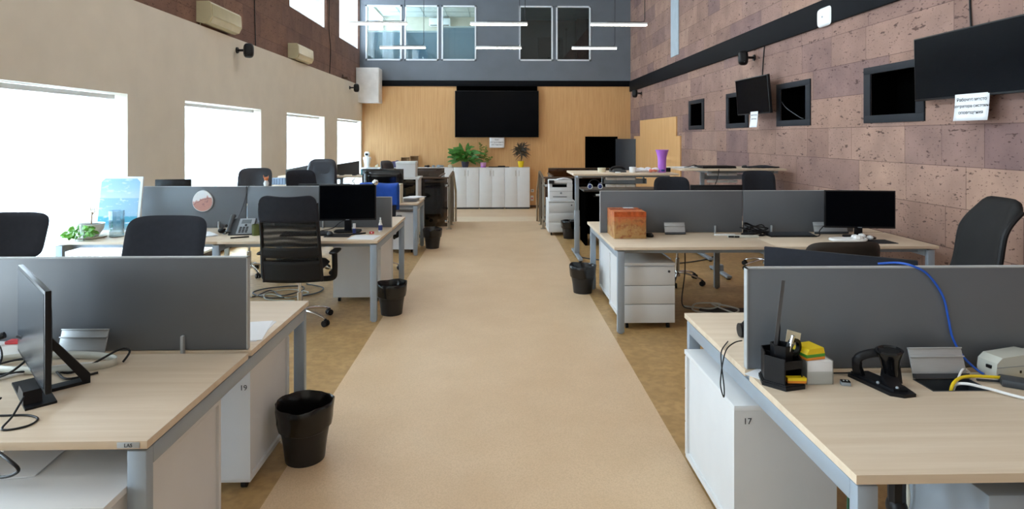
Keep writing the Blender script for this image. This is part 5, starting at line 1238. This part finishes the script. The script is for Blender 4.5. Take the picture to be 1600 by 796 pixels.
# keyboard, mouse pad, mouse, glue etc
def keyboard(label, loc, rz, mat='black', w=0.44, d=0.15):
    t = thing('keyboard', label, 'keyboard', loc, rz, 'black computer keyboards')
    MB().prism([(-d/2, 0), (d/2, 0), (d/2, 0.024), (-d/2, 0.012)], -w/2, w/2, 'x').done('case', mat, t)
    k = MB()
    for r in range(5):
        for c in range(20): k.box(-w/2+0.012+c*(w-0.024)/20, -w/2+0.012+(c+0.85)*(w-0.024)/20, -d/2+0.014+r*0.025, -d/2+0.035+r*0.025, 0.013+r*0.0022, 0.021+r*0.0022)
    k.done('keys', 'dark_grey', t, smooth=0)
    return t
keyboard('black keyboard half hidden by the mesh chair on the left desk', (-1.86, 5.80, Z), 0.05)
pad = tag(MB().prism(rrect(-0.12, 0.12, -0.10, 0.10, 0.01), 0, 0.004).done('mouse_pad', plain('black cloth pad', '#15161c', 0.9), smooth=0), 'black mouse pad under the dark mouse on the left desk', 'mouse pad'); pad.location = (-1.53, 5.76, Z)
mouse('dark grey mouse on the black pad of the left desk', (-1.615, 5.76, Z+0.004), 0.3, 'dark_grey')
gl = thing('glue_stick', 'blue and white glue stick standing beside the monitor foot', 'glue', (-1.41, 5.88, Z)); MB().cyl((0, 0, 0), (0, 0, 0.05), 0.016).done('label_band', 'navy', gl); MB().cyl((0, 0, 0.05), (0, 0, 0.098), 0.0145).done('cap', 'pvc', gl)
spb = thing('spray_bottle', 'small blue and white spray bottle on the desk corner', 'bottle', (-1.175, 5.98, Z))
MB().lathe([(0, 0), (0.019, 0), (0.02, 0.01), (0.02, 0.075), (0.011, 0.095), (0, 0.095)]).done('bottle_body', 'pvc', spb); MB().lathe([(0.0201, 0.018), (0.0206, 0.018), (0.0206, 0.068), (0.0201, 0.068)]).done('label_band', 'navy', spb); MB().lathe([(0, 0.09), (0.011, 0.09), (0.011, 0.115), (0.006, 0.12), (0.006, 0.142), (0, 0.142)]).done('nozzle', 'pvc', spb)
rcp = thing('red_clip', 'small red clip beside the white sheet on the left desk', 'clip', (-1.235, 5.86, Z)); MB().box(-0.022, 0.022, -0.012, 0.012, 0, 0.022, 0.004).done('clip_body', 'red', rcp); MB().box(-0.006, 0.006, -0.0125, 0.0125, 0.008, 0.018).done('clip_slot', 'pvc', rcp, smooth=0)
sheets('paper_sheet', 'white sheet lying on the corner of the left monitor desk', 'paper', 1, 0.25, 0.25, (-1.265, 5.655, Z), -0.1, jit=0)
cable('monitor_cable', 'black cable drooping behind the left desk monitor', [(-1.78, 6.02, Z+0.005), (-1.68, 6.1, Z+0.02), (-1.62, 6.12, Z+0.07), (-1.54, 6.06, Z+0.11)], 0.004, 'black')
# toys on top of the screens
tg = thing('orange_figure', 'orange and white toy figure on top of the left screen', 'toy', (-2.42, 6.277, 1.185)); MB().lathe([(0, 0), (0.022, 0), (0.028, 0.03), (0.015, 0.06), (0, 0.06)], n=12).done('toy_body', 'pvc', tg); MB().ball((0, 0, 0.075), 0.022).cyl((-0.02, 0, 0.085), (-0.03, 0, 0.115), 0.008, 0.002, 8).cyl((0.018, 0, 0.085), (0.022, 0, 0.11), 0.008, 0.002, 8).done('toy_head', 'orange_toy', tg)
bf = thing('white_clip', 'small white butterfly clip on top of the left monitor', 'clip', (-1.45, 5.985, 1.225)); MB().tube([(-0.022, 0, 0), (0.0, 0, 0.03), (0.022, 0, 0.066)], 0.006, 6).tube([(0.022, 0, 0), (0.0, 0, 0.03), (-0.022, 0, 0.066)], 0.006, 6).done('wings', 'pvc', bf)
gb = thing('glass_ball', 'round silvery ball at the corner of the left monitor', 'ball', (-1.225, 5.98, 1.225)); MB().ball((0, 0, 0.018), 0.03).done('sphere', 'chrome', gb)
cable('floor_cable', 'tangle of dark cables on the floor behind the mesh chair', [(-2.9, 6.5, 0.008), (-2.6, 6.35, 0.008), (-2.5, 6.6, 0.012), (-2.3, 6.4, 0.008), (-2.15, 6.6, 0.012), (-2.25, 6.8, 0.008), (-2.55, 6.7, 0.012), (-2.65, 6.5, 0.01), (-2.35, 6.3, 0.008), (-2.0, 6.45, 0.008), (-1.95, 6.7, 0.01), (-2.2, 6.9, 0.008)], 0.007, 'dark_grey')
cable('floor_cable', 'pale grey cable tangle on the floor beside the mesh chair base', [(-2.7, 6.25, 0.008), (-2.45, 6.45, 0.01), (-2.2, 6.3, 0.008), (-2.05, 6.5, 0.012), (-2.3, 6.65, 0.008), (-2.5, 6.5, 0.01), (-2.4, 6.25, 0.008), (-2.1, 6.2, 0.008)], 0.006, 'beige_plastic')

# ------------------------------------------------------------------ things on the right desk with the cardboard box
cb_m, nt, p = nodes('worn printed cardboard')
tc = N(nt, 'ShaderNodeTexCoord'); sp = N(nt, 'ShaderNodeSeparateXYZ'); nt.links.new(tc.outputs['Object'], sp.inputs[0])
nz = N(nt, 'ShaderNodeTexNoise'); nz.inputs['Scale'].default_value = 13; nz.inputs['Detail'].default_value = 6; nz.inputs['Roughness'].default_value = 0.75; nt.links.new(tc.outputs['Object'], nz.inputs['Vector'])
ma = N(nt, 'ShaderNodeMath', operation='MULTIPLY_ADD'); ma.inputs[1].default_value = 1.9; ma.inputs[2].default_value = -0.10; nt.links.new(sp.outputs[2], ma.inputs[0])
ad = N(nt, 'ShaderNodeMath', operation='ADD'); nt.links.new(nz.outputs['Fac'], ad.inputs[0]); nt.links.new(ma.outputs[0], ad.inputs[1])
rp = ramp(nt, [(0.30, C('#a8824f')), (0.50, C('#b58d5a')), (0.62, C('#a3703e')), (0.74, C('#b8703c')), (0.86, C('#b0552f')), (1.0, C('#c98a50'))]); nt.links.new(ad.outputs[0], rp.inputs[0])
nz2 = N(nt, 'ShaderNodeTexNoise'); nz2.inputs['Scale'].default_value = 22; nz2.inputs['Detail'].default_value = 3; nt.links.new(tc.outputs['Object'], nz2.inputs['Vector'])
r2 = ramp(nt, [(0.54, (0, 0, 0, 1)), (0.64, (0.75, 0.75, 0.75, 1))]); nt.links.new(nz2.outputs['Fac'], r2.inputs[0])
mx = N(nt, 'ShaderNodeMixRGB'); nt.links.new(r2.outputs[0], mx.inputs[0]); nt.links.new(rp.outputs[0], mx.inputs[1]); mx.inputs[2].default_value = C('#8e4f30'); nt.links.new(mx.outputs[0], p.inputs['Base Color']); p.inputs['Roughness'].default_value = 0.7
cbx = thing('cardboard_box', 'worn orange brown cardboard box on the right desk', 'box', (1.08, 5.51, Z))
MB().box(0, 0.30, 0, 0.42, 0, 0.251, 0.003).done('carton', cb_m, cbx)
MB().box(-0.001, 0.301, 0.16, 0.26, 0.2505, 0.2525).box(0.0, 0.30, -0.0008, 0.0, 0.205, 0.2515).done('packing_tape', plain('glossy orange tape', '#b3552c', 0.25, var=0.35, scale=25), cbx, smooth=0)
MB().box(0.15, 0.25, 0.28, 0.38, 0.2515, 0.253).done('torn_sticker', 'paper', cbx, smooth=0)
mouse('black mouse half hidden behind the cardboard box', (1.435, 5.62, Z), 0.5)
tag(MB().box(0, 0.20, 0, 0.03, 0, 0.014, 0.004).done('white_strip', 'pvc'), 'white strip lying on the right desk left of the cable bundle', 'strip').location = (2.08, 5.66, Z)
hub = thing('usb_hub', 'silver hub with black sockets before the black cable bundle', 'hub', (2.28, 5.56, Z), -0.1); MB().box(-0.11, 0.17, -0.02, 0.02, 0, 0.022, 0.004).done('hub_body', 'beige_plastic', hub); MB().box(-0.11, -0.06, -0.024, -0.019, 0.003, 0.018).box(-0.055, -0.01, -0.024, -0.019, 0.003, 0.018).done('sockets', 'black', hub, smooth=0)
pts = []
for k in range(26):
    a = k*1.9; r = 0.06+0.05*rnd.random(); pts.append((2.47+r*1.5*math.cos(a), 5.68+r*0.7*math.sin(a), Z+0.008+0.10*rnd.random()*(1 if k % 3 else 0.2)))
cable('cable_bundle', 'tangled bundle of black cables beside the black keyboard', pts, 0.006, 'black')
keyboard('black keyboard on the right desk before the grey screen', (2.80, 5.64, Z), 0.0)
wt = thing('white_cable_tray', 'white plastic holder with crumpled film before the right monitor', 'holder', (3.22, 5.33, Z), -0.1)
MB().tube(spline([(-0.16, 0.05, 0.015), (-0.19, 0.0, 0.015), (-0.16, -0.04, 0.015), (0.0, -0.045, 0.015), (0.1, -0.03, 0.02), (0.1, 0.04, 0.02), (-0.02, 0.06, 0.015)], 5, True), 0.014, 8, True).done('loop', 'pvc', wt)
m = MB()
for k in range(7): m.ball((0.06+rnd.uniform(-0.04, 0.12), rnd.uniform(-0.03, 0.03), 0.028+rnd.random()*0.02), rnd.uniform(0.02, 0.035), (1.3, 1, 0.8), 4)
m.done('plastic_film', 'pvc', wt, smooth=15)
pad2 = tag(MB().prism(rrect(-0.12, 0.12, -0.10, 0.10, 0.01), 0, 0.004).done('mouse_pad', plain('black cloth pad two', '#15161c', 0.9), smooth=0), 'black mouse pad beside the right desk monitor foot', 'mouse pad'); pad2.location = (3.44, 5.30, Z)
cable('monitor_cable', 'black cable arching from the right monitor to the aluminium flap', [(3.35, 5.66, Z+0.16), (3.2, 5.68, Z+0.12), (3.1, 5.66, Z+0.05), (3.06, 5.6, Z+0.008), (2.95, 5.56, Z+0.006)], 0.005, 'black')
tag(MB().prism([(0, 0), (0.55, 0.02), (0.62, 0.28), (0.02, 0.34)], 0, 0.03).done('black_device', 'black'), 'flat black device on the floor behind the nearest right desk', 'device').location = (1.95, 5.45, 0)
cable('floor_cable', 'tangle of pale cables on the floor over the flat black device', [(1.85, 5.9, 0.01), (2.05, 5.7, 0.04), (2.2, 5.85, 0.045), (2.0, 5.95, 0.02), (1.9, 5.7, 0.02), (2.15, 5.5, 0.045), (2.3, 5.65, 0.05), (2.1, 5.8, 0.06), (2.25, 5.45, 0.045), (2.5, 5.4, 0.01)], 0.008, 'beige_plastic')
cable('floor_cable', 'dark cable lying on the floor under the raised desks', [(1.1, 8.4, 0.008), (1.4, 8.15, 0.008), (1.8, 8.2, 0.008), (2.3, 7.9, 0.008), (2.8, 8.1, 0.008), (3.1, 8.4, 0.008)], 0.008, 'dark_grey')
cable('hanging_cable', 'dark cable hanging down under the right desk by the chair base', [(1.8, 5.7, 0.70), (1.81, 5.72, 0.4), (1.79, 5.75, 0.08), (1.9, 5.8, 0.008)], 0.006, 'dark_grey')
cf = thing('raised_desk_foot', 'grey metal foot piece standing on the floor under the right desk', 'stand', (2.75, 7.3, 0)); MB().box(-0.03, 0.03, -0.3, 0.3, 0.015, 0.045, 0.005).box(-0.03, 0.03, -0.03, 0.03, 0.045, 0.12).done('foot_bar', 'steel', cf); MB().cyl((0, -0.27, 0), (0, -0.27, 0.016), 0.025).cyl((0, 0.27, 0), (0, 0.27, 0.016), 0.025).done('glide', 'black', cf)

# ------------------------------------------------------------------ things on the nearest right desk
org = thing('pen_organizer', 'black six sided pen organizer on the nearest right desk', 'organizer', (1.095, 2.275, Z), 0.25)
def hexa(r, rot=0): return [(r*math.cos(rot+PI/3*i), r*math.sin(rot+PI/3*i)) for i in range(6)]
MB().prism(hexa(0.088), 0, 0.014).prism(hexa(0.083), 0.014, 0.02).done('tray_base', 'black', org, smooth=0)
m = MB()
def wallseg(a, b, z0, z1, th=0.004):
    a, b = Vector((*a, 0)), Vector((*b, 0)); d = (b-a); n = Vector((-d.y, d.x, 0)).normalized()*th
    m.prism([(a.x, a.y), (b.x, b.y), (b.x+n.x, b.y+n.y), (a.x+n.x, a.y+n.y)], z0, z1)
H = hexa(0.078)
hts = [0.115, 0.125, 0.125, 0.115, 0.105, 0.105]
for i in range(6): wallseg(H[i], H[(i+1) % 6], 0.02 if i not in (4,) else 0.075, hts[i])
for i in range(0, 6, 2): wallseg(H[i], (0, 0), 0.02, 0.11)
h2 = hexa(0.040, 0.2)
for i in range(6): wallseg(h2[i], h2[(i+1) % 6], 0.06, 0.15)
m.done('compartments', 'black', org, smooth=0)
MB().lathe([(0.022, 0.0), (0.034, 0.0), (0.034, 0.016), (0.022, 0.016), (0.022, 0)], n=24).done('tape_ring', 'black', org)
tr_ = bpy.data.objects['tape_ring']; tr_.location = (0.05, 0.0, 0.135); tr_.rotation_euler = (PI/2, 0.2, 0.2)
tag(MB().box(-0.0075, 0.0075, -0.0008, 0.0008, 0, 0.27).done('metal_ruler', 'steel_dark', smooth=0), 'thin steel ruler standing upright in the pen organizer', 'ruler')
ru = bpy.data.objects['metal_ruler']; ru.location = (1.072, 2.28, Z+0.125); ru.rotation_euler = (0.0, 0.13, 0.1)
tag(MB().cyl((0, 0, 0), (0.006, 0, 0.10), 0.005).cyl((0.006, 0, 0.1), (0.008, 0, 0.125), 0.005, 0.001).done('black_pen', 'black'), 'black pen pointing up in the pen organizer', 'pen').location = (1.095, 2.305, Z+0.10)
tag(MB().cyl((0, 0, 0), (0.02, 0, 0.085), 0.004).cyl((0.016, 0, 0.07), (0.024, 0, 0.10), 0.008, 0.007, 10).done('silver_bolt', 'chrome'), 'silver bolt headed pin leaning out of the pen organizer', 'pin').location = (1.105, 2.25, Z+0.09)
tag(MB().box(-0.03, 0.03, -0.001, 0.001, 0, 0.05).done('business_card', 'ivory', smooth=0), 'cream card tucked upright in the pen organizer', 'card'); o = bpy.data.objects['business_card']; o.location = (1.155, 2.31, Z+0.135); o.rotation_euler = (-0.2, 0.3, 0.1)
om = thing('marker_pack', 'orange and yellow pack lying in the front slot of the organizer', 'pack', (1.125, 2.222, Z+0.022), -0.05)
MB().box(-0.035, 0.035, -0.012, 0.012, 0, 0.020, 0.002).done('pack_body', 'orange', om); MB().box(-0.035, 0.035, -0.0126, 0.0126, 0.010, 0.0205).done('pack_stripe', 'yellow', om, smooth=0)
tag(MB().box(-0.05, 0.05, -0.05, 0.05, 0, 0.0015).done('paper_scrap', 'paper', smooth=0), 'white paper scrap sticking out left of the pen organizer', 'paper'); o = bpy.data.objects['paper_scrap']; o.location = (1.055, 2.345, Z+0.0005); o.rotation_euler = (0, 0, 0.6)
nb = thing('note_box', 'white note paper cube beside the pen organizer', 'note box', (1.232, 2.297, Z), 0.03)
MB().box(-0.05, 0.05, -0.045, 0.045, 0, 0.089, 0.001).done('paper_block', 'paper', nb); MB().box(-0.052, -0.048, -0.047, 0.047, 0, 0.092).box(0.048, 0.052, -0.047, 0.047, 0, 0.092).box(-0.052, 0.052, -0.0485, -0.046, 0, 0.05).done('clear_holder', 'glass', nb, smooth=0)
sn = thing('sticky_notes', 'yellow green orange sticky note block on top of the note cube', 'sticky notes', (1.215, 2.30, Z+0.0905), 0.25)
MB().box(-0.042, 0.042, -0.038, 0.038, 0, 0.010).done('orange_layer', 'orange', sn, smooth=0); MB().box(-0.042, 0.042, -0.038, 0.038, 0.010, 0.022).done('green_layer', 'green', sn, smooth=0); MB().prism([(-0.042, 0.022), (0.042, 0.022), (0.036, 0.044), (-0.030, 0.042)], -0.038, 0.038, 'y').done('yellow_layer', 'yellow', sn, smooth=0)
vr = thing('voice_recorder', 'tiny black and silver gadget alone on the nearest right desk', 'gadget', (1.328, 2.245, Z), -0.25)
MB().box(-0.017, 0.017, -0.012, 0.014, 0, 0.014, 0.003).done('gadget_body', 'phone_grey', vr); MB().box(-0.016, 0.016, -0.011, 0.013, 0.014, 0.017, 0.001).done('gadget_face', 'black_gloss', vr); MB().box(-0.008, -0.004, -0.003, 0.003, 0.017, 0.018).box(0.004, 0.008, -0.002, 0.004, 0.017, 0.018).done('buttons', 'pvc', vr, smooth=0)
# black cradle
cr = thing('device_cradle', 'black upright device cradle with round cup on the right desk', 'cradle', (1.455, 2.235, Z), 0.0)
MB().prism([(-0.06, 0.105), (0.02, 0.105), (0.075, -0.03), (0.07, -0.10), (0.02, -0.11), (-0.02, -0.09), (-0.07, 0.09)], 0, 0.012).prism([(-0.055, 0.095), (0.015, 0.095), (0.055, -0.03), (0.05, -0.085), (0.0, -0.08), (-0.06, 0.085)], 0.012, 0.020).done('base_plate', 'black', cr, smooth=0)
MB().tube(spline([(-0.035, 0.07, 0.015), (-0.055, 0.055, 0.06), (-0.055, 0.04, 0.095), (-0.02, 0.025, 0.115), (0.03, 0.015, 0.122)], 6), [0.022]*5+[0.019]*5+[0.016]*15, 8, flat=(1.0, 0.75)).done('arm', 'black', cr)
MB().lathe([(0, 0), (0.022, 0), (0.030, 0.04), (0.036, 0.07), (0.046, 0.092), (0.048, 0.10), (0.040, 0.104), (0.034, 0.098), (0, 0.096)]).done('cup', 'black_gloss', cr)
cu_ = [c for c in cr.children if c.name.startswith('cup')][0]; cu_.location = (0.045, 0.0, 0.038); cu_.rotation_euler = (0.05, -0.12, 0)
MB().prism([(-0.02, 0.016), (0.03, 0.016), (0.02, 0.07), (-0.005, 0.09)], 0.02, 0.075, 'x').prism([(-0.07, 0.016), (-0.02, 0.016), (-0.01, 0.05)], -0.005, 0.05, 'x').done('support_block', 'black', cr)
MB().ball((-0.02, -0.02, 0.021), 0.006).ball((0.02, -0.07, 0.021), 0.006).done('screws', 'phone_grey', cr)
cable('cradle_cable', 'thin black cable behind the device cradle along the grey screen', [(1.40, 2.33, Z+0.012), (1.36, 2.345, Z+0.006), (1.28, 2.35, Z+0.005)], 0.003, 'black')
# cables and power supply
cable('network_cable', 'blue network cable hanging over the nearest right grey screen', [(1.60, 2.47, 1.165), (1.66, 2.435, 1.176), (1.70, 2.40, 1.17), (1.76, 2.394, 1.135), (1.82, 2.394, 1.05), (1.842, 2.392, 0.96), (1.858, 2.39, 0.88), (1.885, 2.37, 0.81), (1.92, 2.34, 0.765), (1.93, 2.32, 0.757)], 0.0045, 'blue_cable')
cable('yellow_cable', 'yellow cable running from the open cable box to the right', [(1.70, 2.20, 0.70), (1.72, 2.21, 0.765), (1.80, 2.245, 0.778), (1.93, 2.25, 0.772), (2.06, 2.262, 0.758), (2.3, 2.275, 0.757)], 0.006, 'yellow')
cable('white_cable', 'white cable curving from the open cable box to the right edge', [(1.73, 2.24, 0.68), (1.735, 2.23, 0.745), (1.76, 2.205, 0.768), (1.82, 2.17, 0.764), (1.9, 2.10, 0.757), (2.05, 1.99, 0.757), (2.2, 1.95, 0.757)], 0.0055, 'pvc')
cable('white_cable', 'short white cable standing up from the open cable box', [(1.74, 2.25, 0.69), (1.77, 2.255, 0.755), (1.83, 2.30, 0.785), (1.88, 2.33, 0.76)], 0.004, 'pvc')
ups = thing('power_supply', 'beige grey power supply block at the right picture edge', 'power supply', (2.09, 2.335, Z), 0.16)
MB().prism([(-0.15, 0.0), (-0.16, 0.03), (-0.155, 0.065), (-0.13, 0.085), (0.02, 0.095), (0.06, 0.085), (0.20, 0.085), (0.20, 0.0)], -0.04, 0.04, 'y').done('supply_body', 'beige_plastic', ups, smooth=30)
MB().box(0.02, 0.2, -0.0415, -0.0395, 0.058, 0.060).box(-0.158, -0.02, -0.0415, -0.0395, 0.048, 0.050).done('seam', 'phone_grey', ups, smooth=0); MB().box(-0.05, -0.042, -0.0415, -0.0395, 0.022, 0.032).box(-0.1635, -0.15, -0.02, 0.0, 0.04, 0.052).done('dark_slot', 'black', ups, smooth=0)
ps = thing('power_board', 'dark power board with white plugs at the right picture edge', 'power strip', (2.10, 2.14, Z), -0.55)
MB().box(-0.20, 0.26, -0.035, 0.035, 0, 0.028, 0.006).done('board', 'dark_grey', ps)
for k in range(3): MB().cyl((-0.04+k*0.08, 0, 0.028), (-0.04+k*0.08, 0, 0.05), 0.018, 0.014, 12).done('plug', 'pvc', ps)
cable('dark_cable', 'dark cable along the desk below the power supply block', [(1.86, 2.27, Z+0.006), (1.98, 2.245, Z+0.006), (2.1, 2.25, Z+0.006), (2.2, 2.24, Z+0.006)], 0.0045, 'dark_grey')
cable('thin_black_cable', 'thin black cable hanging off the right desk over pedestal 17', [(1.10, 2.66, Z+0.03), (1.05, 2.62, Z+0.035), (1.0, 2.58, Z+0.02), (0.952, 2.50, Z-0.01), (0.935, 2.48, 0.66), (0.945, 2.47, 0.61), (0.958, 2.50, 0.64), (0.962, 2.54, 0.72), (0.985, 2.6, Z+0.006), (1.06, 2.72, Z+0.006)], 0.0028, 'black')
hs = thing('headset', 'black headset part behind the end of the nearest right screen', 'headset', (1.205, 2.80, Z)); MB().cyl((-0.06, 0, 0.032), (-0.035, 0, 0.032), 0.032, n=16).done('ear_pad', 'black', hs); MB().tube(spline([(-0.045, 0, 0.06), (0.0, 0.02, 0.085), (0.05, 0.04, 0.05), (0.09, 0.05, 0.01)], 6), 0.006, 6).done('band', 'black', hs)
# under the nearest right desk
pc = thing('computer_tower', 'light grey computer tower under the nearest right desk', 'computer', (1.42, 1.69, 0)); MB().box(0, 0.20, 0, 0.45, 0.18, 0.66, 0.006).done('case', 'steel', pc); MB().box(0.01, 0.19, 0.02, 0.43, 0.0, 0.18).done('holder', 'dark_grey', pc, smooth=0)
cable('under_desk_cable', 'pale cable hanging under the nearest right desk by the tower', [(1.30, 2.05, 0.70), (1.36, 2.0, 0.6), (1.40, 2.0, 0.45), (1.38, 2.1, 0.1), (1.3, 2.2, 0.008)], 0.006, 'beige_plastic')
cable('under_desk_cable', 'green cable hanging under the nearest right desk', [(1.22, 2.1, 0.70), (1.24, 2.08, 0.5), (1.25, 2.1, 0.2), (1.3, 2.15, 0.008)], 0.005, plain('dark green cable', '#23513a', 0.5))
bl = tag(MB().ball((0, 0, 0), 0.035, (0.8, 1, 1.1)).tube(spline([(0, 0, 0.02), (0, 0, 0.08), (0.01, 0, 0.16)], 4), 0.025, 8).done('black_plug_cluster', 'black'), 'black plug hanging under the nearest right desk edge', 'plug'); bl.location = (1.225, 1.80, 0.56)

print('objects', len(bpy.data.objects))
